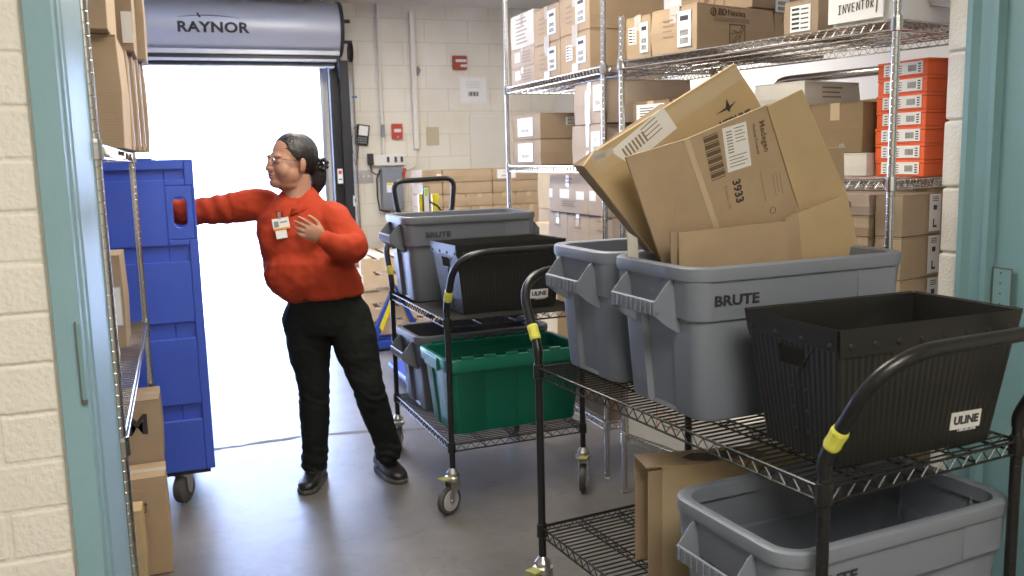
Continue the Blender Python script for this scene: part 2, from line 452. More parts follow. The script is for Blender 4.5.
b = MB(); b.box(-1.40, -1.25, 7.86, 7.995, 0, 2.36); b.build('guide_rail', K['steelblk'], rd)
b = MB(); b.box(DX1 - .012, DX1 + .02, 7.985, 8.23, 0, DZ); b.build('opening_edge', K['steel'], rd)
b = MB(); b.box(1.262, 1.305, 7.796, 7.799, 1.32, 1.445); b.mi = 1; b.box(1.27, 1.297, 7.7945, 7.7965, 1.40, 1.43); b.mi = 2; b.box(1.27, 1.297, 7.7945, 7.7965, 1.35, 1.36)
b.build('warning_sticker', [K['paper'], K['red'], K['ink']], rd)
b = MB(); b.box(1.385, 1.42, 7.79, 7.81, 1.12, 1.21); b.mi = 1; b.box(1.397, 1.408, 7.785, 7.79, 1.15, 1.18); b.build('latch_plate', [K['white'], K['ink']], rd)
# logo on the hood
def hood_text(s, size, x, z, **kw):
    zz = z - HZ; a = math.asin(zz / HR); y = HY - HR * math.cos(a)
    n = Vector((0, -math.cos(a), math.sin(a)))
    me = text_mesh(s, size, **kw); me.materials.append(K['ink']); me.name = 'logo_lettering'
    # wrap onto the cylinder
    for v in me.vertices:
        an = a + v.co.y / HR; rr = HR + .007 + v.co.z
        v.co = Vector((x + v.co.x, HY - rr * math.cos(an), HZ + rr * math.sin(an)))
    o = bpy.data.objects.new('logo_lettering', me); COL.objects.link(o); o.parent = rd
pl = at(177, 26, y=7.53); pr = at(248, 27, y=7.53)
hood_text('RAYNOR', 0.105, (pl.x + pr.x) / 2, (pl.z + pr.z) / 2 - .008, bold=.0038, sx=1.20, spacing=1.06)
b = MB(); pts = []
for k in range(25):
    t = k / 24; x = pl.x + .01 + (pr.x - pl.x - .07) * t; z = pl.z + .062 + .026 * math.sin(PI * (.10 + .8 * t)) ; a = math.asin((z - HZ) / HR)
    pts.append((x, HY - (HR + .001) * math.cos(a), z))
b.tube(pts, [.0012 + .0022 * math.sin(PI * k / 24) for k in range(25)], 6)
for s_ in (-1, 1): 
    z = pl.z + .085; x = pl.x + .165; 
b.cbox((pl.x + .165, HY - math.sqrt(HR ** 2 - (pl.z + .083 - HZ) ** 2) - .001, pl.z + .083), (.014, .003, .05), Matrix.Rotation(R(-28), 4, 'Y'))
b.build('logo_arc', K['ink'], rd)
# hoist chain
ch = thing('hoist_chain', 'steel hand chain hanging beside the black rail of the roll-up door', 'chain', (1.425, 7.84, 0))
b = MB()
b.lathe([(.02, -.012), (.085, -.012), (.085, -.006), (.07, 0), (.085, .006), (.085, .012), (.02, .012)], 20, Matrix.Translation((0, -.03, 2.43)) @ Matrix.Rotation(PI / 2, 4, 'Y'))
b.build('chain_wheel', K['steelblk'], ch)
b = MB()
for s_ in (-.028, .028):
    z = .82; k = 0
    while z < 2.42:
        c = Vector((s_ * .6, -.03 + s_, z)); u = Vector((1, 0, 0)) if k % 2 else Vector((0, 1, 0))
        b.tube([c + u * (.007 * math.cos(t)) + Vector((0, 0, .015 * math.sin(t))) for t in [2 * PI * q / 8 for q in range(8)]], .0026, 4, closed=True)
        z += .0225; k += 1
b.build('links', K['zinc'], ch)

# ------------------------------------------------------------------ things fixed to the back wall
YW = YB
def wp(px, py, d=.0): return at(px, py, y=YW - d)
def wallthing(name, label, cat, px0, py0, px1, py1, d, m, bevel=.002):
    a = wp(px0, py0); c = wp(px1, py1)
    t = thing(name, label, cat, ((a.x + c.x) / 2, YW, (a.z + c.z) / 2))
    return t, (c.x - a.x), (a.z - c.z)
# conduits
a = wp(376, 3); e = wp(383, 166)
b = MB(); b.tube([(a.x, 7.975, CZ), (a.x, 7.975, 1.56)], .016, 10)
for z in (2.5, 2.2, 1.9): b.cbox((a.x, 7.985, z), (.07, .02, .02))
o = smoothall(b.build('conduit', K['wallp'])); tag(o, 'thin painted conduit running down the back wall nearer the door chain', 'conduit')
a = wp(410, 3)
b = MB(); zz = wp(415, 149).z; b.box(a.x - .022, a.x + .022, 7.95, 7.998, zz, CZ - .06); 
o = b.build('conduit', K['wallp'], bevel=.004); tag(o, 'wide painted cable raceway on the back wall right of the thin conduit', 'conduit')
b = MB(); z0 = zz
b.tube([(a.x, 7.985, zz + .003), (a.x + .005, 7.985, zz - .08), (a.x - .01, 7.985, zz - .15), (a.x - .06, 7.985, zz - .18), (a.x - .13, 7.985, zz - .19)], .006, 6)
o = b.build('cable', K['wallp']); tag(o, 'cream cable curling from the raceway end to the grey switch box', 'cable')
# fire alarm pull station
t, w, h = wallthing('fire_alarm_pull_station', 'red fire alarm pull station on the back wall between the two conduits', 'fire alarm', 391, 124, 402, 139, 0, None)
b = MB(); b.box(-w / 2, w / 2, -.035, 0, -h / 2, h / 2); b.build('housing', K['red'], t, bevel=.004)
b = MB(); b.box(-w * .33, w * .33, -.05, -.035, -.008, .022); b.build('pull_bar', K['white'], t, bevel=.003)
b = MB(); b.box(-w * .05, w * .1, -.038, -.035, -h * .42, -h * .3); b.build('key_plate', K['zinc'], t)
# alarm strobe
t, w, h = wallthing('alarm_strobe', 'square red alarm strobe high on the back wall above the framed notice', 'alarm', 452, 56, 466, 70, 0, None)
b = MB(); b.box(-w / 2, w / 2, -.04, 0, -h / 2, h / 2); b.build('housing', mat('brick_red_plastic', (.34, .055, .03), rough=.5), t, bevel=.004)
b = MB(); b.box(-w * .35, w * .42, -.055, -.04, .003, .028); b.box(.0, w * .45, -.055, -.04, -.04, -.018); b.build('strobe_lens', K['white'], t, bevel=.003)
# notice in sleeve
t, w, h = wallthing('notice', 'white paper notice in a clear sleeve taped to the back wall', 'notice', 459, 76.5, 487, 103.5, 0, None)
b = MB(); b.box(-w / 2, w / 2, -.004, -.001, -h / 2, h / 2); b.build('sleeve', K['clearp'], t)
b = MB(); b.box(-w * .44, w * .44, -.006, -.004, -h * .42, h * .42)
b.mi = 1
for k in range(9): b.box(-.05 + k * .011, -.05 + k * .011 + (.004 + .003 * (k % 3)), -.0068, -.006, -.055, -.015)
b.mi = 2
for k in range(5): b.box(-.07, .07 - .02 * (k % 2), -.0066, -.006, .02 + k * .014, .023 + k * .014)
b.build('sheet', [K['paper'], K['ink'], mat('grey_print', (.5, .5, .5))], t)
# beige cover plate and painted panel
t, w, h = wallthing('cover_plate', 'beige blank cover plate screwed to the back wall', 'plate', 426, 127, 439, 145, 0, None)
b = MB(); b.box(-w / 2, w / 2, -.006, 0, -h / 2, h / 2); b.build('plate', K['beige'], t, bevel=.002)
for zz in (h * .4, -h * .4):
    b = MB(); b.tube([(0, -.006, zz), (0, -.009, zz)], .004, 8); b.build('screw', K['zinc'], t)
pa = wp(469, 116); pb = wp(520, 178)
b = MB(); b.box(pa.x, pa.x + .62, 7.985, 7.999, pb.z - .3, pa.z)
o = b.build('access_panel', K['wallp'], bevel=.003); tag(o, 'cream painted access panel flush on the back wall above the stacked cartons', 'panel')
pa = wp(417.5, 71)
b = MB(); b.prism([(-.026, .0), (-.012, .035), (.012, .042), (.03, .008), (.012, -.038), (-.006, -.045)], 0, .002, frame((pa.x, 7.998, pa.z), (1, 0, 0), (0, 0, 1)))
o = b.build('wall_patch', K['elec']); tag(o, 'small grey patch where paint has chipped off the back wall', 'patch')
pa = wp(354.5, 97)
b = MB(); b.box(pa.x - .022, pa.x + .022, 7.996, 8, pa.z - .01, pa.z + .01); o = b.build('tape_scrap', K['bluetape']); tag(o, 'scrap of blue tape on the back wall by the chain', 'tape')
# handheld terminal on the wall
pa = wp(362, 135)
t = thing('wall_terminal', 'dark tilted handheld terminal with a pale screen hanging by the door chain', 'terminal', (pa.x, YW, pa.z))
T = Matrix.Rotation(R(8), 4, 'Y')
b = MB(); b.box(-.055, .055, -.04, -.002, -.09, .09, T); b.build('housing', K['blackin'], t, bevel=.006)
b = MB(); b.box(-.038, .042, -.043, -.04, -.005, .078, T); b.build('screen', K['paper'], t)
b = MB()
for i in range(4):
    for j in range(3): b.box(-.04 + i * .021, -.025 + i * .021, -.044, -.04, -.075 + j * .02, -.062 + j * .02, T)
b.build('keypad', K['elec'], t)
b = MB(); b.tube([(-.05, -.02, .07), (-.085, -.03, .05), (-.10, -.03, -.08), (-.085, -.03, -.22), (-.07, -.03, -.27), (-.055, -.03, -.2), (-.04, -.02, -.09)], .005, 6); b.build('cord', K['blackin'], t)
# inline switch in the thin conduit
pa = wp(381.5, 131); b = MB(); b.cbox((pa.x, 7.945, pa.z), (.032, .03, .11)); o = b.build('junction_box', K['elec'], bevel=.004); tag(o, 'narrow grey junction box on the thin conduit', 'junction box')
# power strip with adapters
pa = wp(387, 160)
t = thing('power_strip', 'white power strip with black plugs above the grey switch box', 'power strip', (pa.x + .06, YW, pa.z))
b = MB(); b.box(-.19, .10, -.045, -.0, -.05, .045); b.build('housing', K['white'], t, bevel=.006)
b = MB()
for x in (-.07, .0, .055): b.box(x, x + .02, -.055, -.045, -.02, .028)
b.build('sockets', K['ink'], t)
b = MB(); b.box(-.24, -.195, -.07, -.0, -.04, .06); b.tube([(-.22, -.03, -.04), (-.21, -.035, -.10), (-.16, -.02, -.13), (-.12, -.02, -.1)], .006, 6); b.build('adapter_plug', K['ink'], t, bevel=.004)
# disconnect switch
t, w, h = wallthing('switch_box', 'grey electrical switch box with a red lever on the back wall', 'switch box', 379, 168, 401, 209, 0, None)
b = MB(); b.box(-w / 2, w / 2, -.12, 0, -h / 2, h / 2); b.build('housing', K['elec'], t, bevel=.006)
b = MB(); b.box(-w * .3, w * .18, -.1225, -.12, -.03, .055); b.mi = 1; b.box(-w * .3, -w * .05, -.1235, -.1225, .035, .055); b.build('warning_label', [K['paper'], K['yel']], t)
b = MB(); b.cbox((w / 2 + .018, -.09, h * .33), (.024, .03, .12), Matrix.Rotation(R(12), 4, 'Y')); b.build('lever', K['red'], t, bevel=.004)
b = MB(); b.tube([(-w / 2 - .002, -.05, h * .45), (-w / 2 - .035, -.05, h * .25), (-w / 2 - .035, -.05, -h * .2), (-w / 2 - .02, -.05, -h * .5), (-w * .1, -.05, -h * .56)], .007, 6); b.build('cable', K['blackin'], t)
# triple toggle plate
t, w, h = wallthing('light_switch', 'brushed plate with three toggle switches beside the black door rail', 'light switch', 353, 170.5, 373.5, 183, 0, None)
b = MB(); b.box(-w / 2, w / 2, -.006, 0, -h / 2, h / 2); b.build('plate', K['chromed'], t, bevel=.002)
for k in (-1, 0, 1):
    b = MB(); b.box(k * .045 - .006, k * .045 + .006, -.02, -.006, -.004, .012); b.build('toggle', K['white'], t)
# wall grime: low pipes near the floor
b = MB()
for k, (x, z, r_) in enumerate(((1.62, .36, .03), (1.72, .30, .024), (1.80, .38, .03))):
    b.tube([(x, 7.93, .02), (x, 7.93, z + .25), (x + .07, 7.93, z + .3)], r_, 10)
b.box(1.55, 1.9, 7.88, 7.99, .32, .42)
o = b.build('valve_manifold', K['elec']); tag(o, 'grey pipe valves low on the back wall beside the pallets', 'valve')

# ------------------------------------------------------------------ ceiling lights (lit fixtures, above the frame)
def ceiling_light(x, y, w, l, power, col, label):
    t = thing('ceiling_light', label, 'light', (x, y, CZ), 0, 'ceiling light panels')
    b = MB(); b.box(-w / 2 - .03, w / 2 + .03, -l / 2 - .03, l / 2 + .03, -.05, -.001); b.build('housing', K['white'], t, bevel=.004)
    b = MB(); b.box(-w / 2, w / 2, -l / 2, l / 2, -.056, -.0505); b.build('diffuser', emis('lit_diffuser', col, 2.5), t)
    ld = bpy.data.lights.new('lamp', 'AREA'); ld.shape = 'RECTANGLE'; ld.size = w; ld.size_y = l; ld.energy = power; ld.color = col
    lo = bpy.data.objects.new('lamp', ld); COL.objects.link(lo); lo.parent = t; lo.location = (0, 0, -.062)
    return t
WARM = (1.0, .93, .80)
ceiling_light(.9, 3.1, .6, 1.2, 42, WARM, 'ceiling light panel over the aisle')
ceiling_light(.9, 5.7, .6, 1.2, 46, WARM, 'ceiling light panel over the aisle')
ceiling_light(2.6, 5.2, .6, 1.2, 26, WARM, 'ceiling light panel over the aisle')
ceiling_light(.5, -.5, 1.2, 1.2, 75, WARM, 'ceiling light panel over the aisle')
# daylight through the roll-up door
w = bpy.data.worlds.new('world'); SC.world = w; w.use_nodes = True
bg = w.node_tree.nodes['Background']; bg.inputs[0].default_value = (.44, .58, 1.0, 1); bg.inputs[1].default_value = 23.0
pt = bpy.data.lights.new('door_portal', 'AREA'); pt.shape = 'RECTANGLE'; pt.size = DX1 - DX0; pt.size_y = DZ; pt.cycles.is_portal = True
po = bpy.data.objects.new('door_portal', pt); COL.objects.link(po); po.location = ((DX0 + DX1) / 2, YB + .21, DZ / 2); po.rotation_euler = (R(-90), 0, 0)
SC.view_settings.view_transform = 'Standard'; SC.view_settings.look = 'None'; SC.view_settings.gamma = 1; SC.view_settings.exposure = 0.15
SC.view_settings.use_curve_mapping = False
# ================================================================== WIRE SHELVING
def wire_shelf_mesh(W, L, pitch=.0254, truss=.034, wr=.0021, h=.032, mats=None, name='shelf'):
    """surface at z=0; W along x, L along y, wires run along x"""
    b = MB(); x0, x1, y0, y1 = -W / 2, W / 2, -L / 2, L / 2
    c = .022
    def seg(a, d, r, n=4): b.tube([a, d], r, n, caps=False)
    for (a, d) in (((x0, y0 + c), (x0, y1 - c)), ((x1, y0 + c), (x1, y1 - c)), ((x0 + c, y0), (x1 - c, y0)), ((x0 + c, y1), (x1 - c, y1))):
        A = Vector((*a, 0)); D = Vector((*d, 0)); ln = (D - A).length
        seg(A + Vector((0, 0, -.003)), D + Vector((0, 0, -.003)), .0034, 6); seg(A + Vector((0, 0, -h)), D + Vector((0, 0, -h)), .0034, 6)
        n = max(2, int(ln / truss)); pts = []
        for k in range(n * 2 + 1):
            p = A.lerp(D, k / (n * 2)); p.z = -.005 if k % 2 else -h + .002; pts.append(p)
        b.tube(pts, .0022, 4, caps=False)
    n = int((L - .03) / pitch)
    for k in range(n + 1):
        y = y0 + .015 + (L - .03) * k / n
        seg(Vector((x0, y, -.001)), Vector((x1, y, -.001)), wr)
    for k in (.25, .5, .75) if W > .5 else (.33, .67):
        x = x0 + W * k; seg(Vector((x, y0, -.006)), Vector((x, y1, -.006)), .003, 6)
        pts = []
        m = int(L / .06)
        for q in range(m * 2 + 1): pts.append(Vector((x, y0 + L * q / (m * 2), -.008 if q % 2 else -.026)))
        b.tube(pts, .002, 4, caps=False); seg(Vector((x, y0, -.028)), Vector((x, y1, -.028)), .003, 6)
    for sx in (-1, 1):
        for sy in (-1, 1):
            b.lathe([(.0155, -.038), (.0185, -.036), (.0175, 0), (.0165, .008), (.0135, .009)], 12, Matrix.Translation((sx * (W / 2 - .004), sy * (L / 2 - .004), 0)))
    return b
def post_mesh(h, r=.0127, z0=0, grooved=True, n=20):
    prof = [(r * .6, z0)]; 
    if grooved:
        z = z0 + .004; prof.append((r, z))
        while z < h - .03:
            z += .0254
            prof += [(r, z - .0015), (r * .965, z - .0005), (r * .965, z + .0005), (r, z + .0015)]
    prof += [(r, h - .003), (r * .6, h)]
    b = MB(); b.lathe(prof, n); return b
def shelving(name, label, loc, rz, W, L, levels, h, mt, group=None, hh=None):
    """local origin: front near post on the floor; x to the back, y along the unit"""
    t = thing(name, label, 'shelving', loc, rz, group)
    sm = wire_shelf_mesh(W, L); me = sm.mesh('wire_shelf', mt, False)
    for z in levels:
        o = bpy.data.objects.new('wire_shelf', me); COL.objects.link(o); o.parent = t; o.location = (W / 2, L / 2, z)
    for x in (.004, W - .004):
        for y in (.004, L - .004):
            pm = post_mesh((hh or {}).get((x > .1, y > .1), h)).mesh('post', mt, True); pm.set_sharp_from_angle(angle=R(21))
            o = bpy.data.objects.new('post', pm); COL.objects.link(o); o.parent = t; o.location = (x, y, 0)
            f = MB(); f.lathe([(.016, 0), (.016, .008), (.007, .012), (.007, .03)], 10); f.build('foot', K['zinc'], o)
    return t
LU = dict(loc=(1.766, 3.612, 0), rz=R(1), W=.61, L=1.20, sy=1.03)
RU = dict(loc=(2.076, 2.217, 0), rz=R(14.5), W=.56, L=1.26)
LS = dict(loc=(-.171, 2.145, 0), rz=0, W=.46, L=1.70)
shelving('wire_shelving', 'farther of the two chrome wire racks on the right, next to the back wall', LU['loc'], LU['rz'], LU['W'], LU['L'], (1.892, 1.458, .86, .27), 2.5, K['chrome'], 'chrome racks along the right')
shelving('wire_shelving', 'nearer chrome wire rack on the right, holding the orange boxes', RU['loc'], RU['rz'], RU['W'], RU['L'], (1.892, 1.405, .93, .27), 2.6, K['chrome'], 'chrome racks along the right', hh={(False, True): 2.075, (True, True): 2.07, (True, False): 2.07})
t = shelving('wire_shelving', 'chrome wire shelving rack at the left in front of the blue bin', (LS['loc'][0] - LS['W'], LS['loc'][1], 0), R(.28), LS['W'], LS['L'], (1.556, .885), 1.9, K['chrome'])

# ================================================================== CARTONS
FR = {'W': lambda w, d, h: frame((-w / 2, 0, h / 2), (0, -1, 0), (0, 0, 1)),
      'S': lambda w, d, h: frame((0, -d / 2, h / 2), (1, 0, 0), (0, 0, 1)),
      'E': lambda w, d, h: frame((w / 2, 0, h / 2), (0, 1, 0), (0, 0, 1)),
      'T': lambda w, d, h: frame((0, 0, h), (1, 0, 0), (0, 1, 0))}
def carton(label, loc, w, d, h, rz=0, m='card', seam='y', deco=(), group=None, bev=.003, name='cardboard_box', cat='box', tape='tape', lay=True):
    """base centre at loc; w along local x, d along local y"""
    t = thing(name, label, cat, loc, rz, group)
    b = MB(); random.seed(int(abs(loc[0] * 997 + loc[1] * 313 + loc[2] * 71) * 10))
    e = random.uniform(.001, .004)
    # walls bulge a touch; sides as a ring loft
    rings = []
    for k, zz in enumerate((0, .12, .5, .88, 1)):
        q = e * (1 - abs(2 * zz - 1)) * 1.5
        rings.append([Vector((sx * (w / 2) + (q * sx), sy * (d / 2) + (q * sy), zz * (h - .006))) for sx, sy in ((-1, -1), (1, -1), (1, 1), (-1, 1))])
    b.loft(rings)
    body = b.build('carton', K[m], t, bevel=bev)
    # two top flaps meeting on a seam
    b = MB(); g = .0015
    if seam == 'y':
        b.box(-w / 2, -g, -d / 2, d / 2, h - .006, h); b.box(g, w / 2, -d / 2, d / 2, h - .006, h - .0005)
    else:
        b.box(-w / 2, w / 2, -d / 2, -g, h - .006, h); b.box(-w / 2, w / 2, g, d / 2, h - .006, h - .0005)
    b.build('flap', K[m], t, bevel=.001)
    if tape:
        b = MB(); q = .019; dn = min(.06, h * .35); th = .0007
        if seam == 'y':
            b.box(-q, q, -d / 2 - e, d / 2 + e, h, h + th)
            b.box(-q, q, -d / 2 - th * 2 - e * .8, -d / 2 - e * .3, h - dn, h + th); b.box(-q, q, d / 2 + e * .3, d / 2 + th * 2 + e * .8, h - dn, h + th)
        else:
            b.box(-w / 2 - e, w / 2 + e, -q, q, h, h + th)
            b.box(-w / 2 - th * 2 - e * .8, -w / 2 - e * .3, -q, q, h - dn, h + th)
        b.build('tape', K[tape], t)
    for dd in deco:
        kind, face = dd[0], dd[1]
        F = FR[face](w + 2 * e * 1.1, d + 2 * e * 1.1, h); fw = {'W': d, 'E': d, 'S': w, 'T': w}[face]; fh = h if face != 'T' else d
        u, v = dd[2] * fw / 2, dd[3] * fh / 2
        O = F @ Matrix.Translation((u, v, .0016))
        if kind == 'label':
            lw, lh = dd[4] * fw, dd[5] * fh; var = dd[6] if len(dd) > 6 else 0
            b = MB(); 
            def rect(x0, x1, y0, y1, zt): b.box(x0 * lw / 2, x1 * lw / 2, y0 * lh / 2, y1 * lh / 2, zt - .0006, zt, O)
            rect(-1, 1, -1, 1, .0006)
            b.mi = 1
            if var == 0:      # barcode + lines
                for q in range(14):
                    x = -.7 + q * .1; rect(x, x + .04 + .03 * (q % 3 == 0), -.55, -.1, .0009)
                for q in range(4): rect(-.75, .55 - .3 * (q % 2), .25 + q * .16, .31 + q * .16, .0009)
            elif var == 1:    # two stacked barcodes with big number on top
                for yy in (-.05, -.5):
                    for q in range(9): x = -.6 + q * .135; rect(x, x + .075, yy - .32, yy, .0009)
                rect(-.6, .6, .45, .72, .0009); b.mi = 2
                rect(-1, 1, -1, -.95, .0008); rect(-1, 1, .95, 1, .0008); rect(-1, -.93, -1, 1, .0008); rect(.93, 1, -1, 1, .0008)
            elif var == 2:    # faint lines
                b.mi = 3
                for q in range(3): rect(-.3, .2, .25 + q * .08, .28 + q * .08, .0008)
                for q in range(5): rect(-.5 + q * .2, -.38 + q * .2, -.55, -.2, .0008)
            elif var == 4: # one L-shaped mark
                rect(-.3, -.1, -.8, -.35, .0009); rect(-.3, .35, -.8, -.68, .0009); rect(-.3, .3, .15, .4, .0009)
                for q in range(3): rect(-.5, .5, .62 + q * .1, .66 + q * .1, .0009)
            elif var == 5:  # grid of text blocks
                for q in range(5):
                    rect(-.85, -.1, -.8 + q * .36, -.62 + q * .36, .0009); rect(.05, .8, -.8 + q * .36, -.7 + q * .36, .0009)
            b.build('shipping_label', [K['paper'], K['ink'], K['paperb'], K['inkg']], t)
        elif kind == 'text':
            lettering(t, dd[4], dd[5], K[dd[6] if len(dd) > 6 else 'inkb'], O, name='print', **(dd[7] if len(dd) > 7 else {}))
        elif kind == 'patch':
            lw, lh = dd[4] * fw, dd[5] * fh
            b = MB(); b.box(-lw / 2, lw / 2, -lh / 2, lh / 2, -.0008, .0004, O); b.build('tape_patch', K[dd[6]], t)
        elif kind == 'lines':
            b = MB(); n_, lw, lh = dd[4], dd[5] * fw, dd[6] * fh
            random.seed(n_)
            for q in range(n_):
                y = lh / 2 - q * lh / max(1, n_ - 1); b.box(-lw / 2, lw / 2 - random.random() * lw * .4, y - .003, y + .003, 0, .0004, O)
            b.build('print', K['inkg'], t)
        elif kind == 'draw':   # line drawing of a needle set in a square
            s = dd[4] * fh; b = MB()
            def ln(x0, y0, x1, y1, r_=.0016): b.tube([O @ Vector((x0 * s, y0 * s, 0)), O @ Vector((x1 * s, y1 * s, 0))], r_, 4)
            for a_ in ((-.5, -.5, .5, -.5), (.5, -.5, .5, .5), (.5, .5, -.5, .5), (-.5, .5, -.5, -.5), (-.45, -.45, .1, .15), (-.38, -.48, .2, .05), (.1, .15, .3, .45), (.2, .05, .42, .3), (-.4, .1, .35, .22), (-.3, .25, .1, .15), (.1, -.4, .2, .05), (.3, .45, .42, .3)): ln(*a_)
            b.build('print', K['inkb'], t)
        elif kind == 'logo':   # round medallion mark
            s = dd[4]; b = MB()
            b.tube([O @ Vector((s * math.cos(q * PI / 8), s * math.sin(q * PI / 8), 0)) for q in range(16)], s * .22, 4, closed=True)
            b.box(-s * .25, s * .25, -s * .5, s * .5, -.0004, .0005, O); b.build('print', K['inkb'], t)
        elif kind == 'arrows':
            s = dd[4]; b = MB()
            for x in (-.3, .3):
                b.box((x - .06) * s, (x + .06) * s, -.4 * s, .3 * s, -.0004, .0005, O); b.prism([((x - .2) * s, .2 * s), ((x + .2) * s, .2 * s), (x * s, .55 * s)], -.0004, .0005, O)
            b.box(-.5 * s, .5 * s, -.55 * s, -.47 * s, -.0004, .0005, O)
            b.prism([(-1.3 * s, .5 * s), (-.8 * s, .5 * s), (-.85 * s, .05 * s), (-1.0 * s, -.1 * s), (-1.0 * s, -.4 * s), (-.85 * s, -.5 * s), (-1.25 * s, -.5 * s), (-1.1 * s, -.4 * s), (-1.1 * s, -.1 * s), (-1.25 * s, .05 * s)], -.0004, .0005, O)
            b.build('print', K['inkb'], t)
    return t

def on_unit(U, lx0, lx1, ly0, ly1, z0, z1, label, dr=0, **kw):
    """carton filling lx0..lx1, ly0..ly1 in a rack's own frame"""
    s_ = U.get('sy', 1); ly0 *= s_; ly1 *= s_
    T = Matrix.Translation(U['loc']) @ Matrix.Rotation(U['rz'], 4, 'Z')
    c = T @ Vector(((lx0 + lx1) / 2, (ly0 + ly1) / 2, z0))
    return carton(label, c, lx1 - lx0, ly1 - ly0, z1 - z0, rz=U['rz'] + R(dr), **kw)
G1 = 'cartons on the top shelf of the far rack'
S1 = 1.8935
L_ = lambda u=.4, v=.05, w=.3, h=.62, k=1: ('label', 'W', u, v, w, h, k)
# ---- far rack, top shelf
on_unit(LU, .02, .34, .80, 1.12, S1, 1.985, 'flat pinkish carton under another at the far end of the top shelf', m='card3', group=G1, seam='x', tape='tapew', deco=[('patch', 'W', -.4, .1, .22, .5, 'paper'), ('lines', 'W', .4, 0, 4, .4, .5)])
on_unit(LU, .02, .34, .80, 1.12, 1.986, 2.085, 'flat pinkish carton directly under the white-wrapped carton', m='card3', group=G1, seam='x', tape='tapew', deco=[('patch', 'W', -.4, .1, .22, .5, 'paper'), ('lines', 'W', .4, 0, 4, .4, .5)])
on_unit(LU, .02, .34, .80, 1.12, 2.087, 2.265, 'carton wrapped in white paper on the top shelf', m='cardw', group=G1, seam='x', tape='tapew', deco=[('lines', 'W', 0, 0, 7, .5, .7)])
T_ = lambda s='Nexiva': [L_(.45, .05, .32, .66), ('label', 'W', -.35, .05, .22, .4, 5), ('patch', 'W', .05, .8, .2, .3, 'tapew'), ('patch', 'W', .05, -.8, .2, .25, 'tapew')]
on_unit(LU, .015, .40, .475, .785, S1, 2.066, 'lower brown carton right beside the flat pinkish cartons on the top shelf', m='card', group=G1, seam='x', tape='tapew', deco=[L_(.45, .05, .32, .66), ('lines', 'W', -.3, 0, 4, .25, .4), ('patch', 'W', .05, .8, .2, .3, 'tapew'), ('patch', 'W', .05, -.85, .2, .25, 'tapew')])
on_unit(LU, .015, .40, .155, .465, S1, 2.072, 'lower brown carton with two labels left of the tall post', m='card', group=G1, seam='x', tape='tapew', deco=T_() + [('logo', 'S', .35, .55, .012)])
on_unit(LU, .015, .40, .475, .785, 2.068, 2.245, 'upper brown carton right beside the white-wrapped carton', m='card', group=G1, seam='x', tape='tapew', deco=[L_(.45, .05, .32, .66), ('lines', 'W', -.3, 0, 4, .25, .4), ('patch', 'W', .05, -.85, .2, .25, 'tapew')])
on_unit(LU, .015, .40, .155, .465, 2.074, 2.252, 'upper brown carton just left of the tall chrome post', m='card', group=G1, seam='x', tape='tapew', deco=[L_(.45, .05, .32, .66), ('lines', 'W', -.3, 0, 4, .25, .4), ('patch', 'W', .05, -.85, .2, .25, 'tapew')])
# ---- far rack, middle shelf
G2 = 'cartons on the middle shelf of the far rack'
dq = [('label', 'W', -.05, .0, .55, .74, 2), ('label', 'S', .35, .35, .42, .32, 5)]
on_unit(LU, .02, .33, .74, 1.12, 1.4595, 1.595, 'lower of two brown cartons with square white labels on the middle shelf', m='card2', group=G2, seam='y', tape=None, deco=dq[:1])
on_unit(LU, .02, .33, .74, 1.12, 1.597, 1.73, 'upper of two brown cartons with square white labels on the middle shelf', m='card2', group=G2, seam='y', tape=None, deco=dq)
on_unit(LU, .02, .45, .03, .36, 1.4595, 1.643, 'lower of two taped pinkish cartons left of the double posts', m='card3', group=G2, seam='x', tape='tapew', deco=[('patch', 'W', .0, .3, .08, .4, 'tapew'), ('patch', 'W', .0, -.6, .08, .3, 'tapew'), ('label', 'W', .5, .05, .28, .6, 2)])
on_unit(LU, .02, .45, .01, .33, 1.645, 1.835, 'upper of two taped pinkish cartons left of the double posts', m='card3', group=G2, seam='x', tape='tapew', deco=[('patch', 'W', -.1, .1, .16, .5, 'tapew'), ('patch', 'W', -.1, -.7, .16, .3, 'tapew'), ('label', 'W', .55, .2, .3, .6, 2)])
on_unit(LU, .40, .60, .42, 1.12, 1.4595, 1.85, 'golden carton standing behind the two white-labelled cartons on the middle shelf', m='card4', group=G2, seam='y')
# ---- far rack, third shelf
G3 = 'pinkish cartons on the third shelf of the far rack'
dl = [('lines', 'W', .2, .75, 2, .5, .12), ('patch', 'W', -.3, -.45, .16, .3, 'paper'), ('patch', 'W', .4, -.45, .16, .3, 'paper')]
on_unit(LU, .04, .36, .47, .70, .8615, 1.222, 'pinkish carton in the lower row of the third shelf, farthest of three', m='card3', group=G3, seam='x', deco=dl)
on_unit(LU, .04, .36, .235, .465, .8615, 1.222, 'pinkish carton in the lower row of the third shelf, middle of three', m='card3', group=G3, seam='x', deco=dl)
on_unit(LU, .04, .36, .0, .23, .8615, 1.222, 'pinkish carton in the lower row of the third shelf, nearest of three', m='card3', group=G3, seam='x', deco=dl)
d2 = [('lines', 'W', .2, .7, 2, .3, .1), ('lines', 'W', .1, -.5, 3, .4, .12), ('patch', 'W', -.9, 0, .09, .24, 'paper'), ('patch', 'W', -.15, 0, .25, .24, 'paper'), ('patch', 'W', .65, -.05, .2, .22, 'paper')]
on_unit(LU, .03, .36, .225, .66, 1.2235, 1.412, 'wide pinkish carton with three white patches on the third shelf', m='card3', group=G3, seam='x', deco=d2)
on_unit(LU, .03, .36, -.0, .22, 1.2235, 1.408, 'narrow pinkish carton right of the one with three white patches', m='card3', group=G3, seam='x', deco=[('patch', 'W', -.5, .0, .3, .26, 'paper'), ('lines', 'W', .2, .7, 2, .5, .1)])
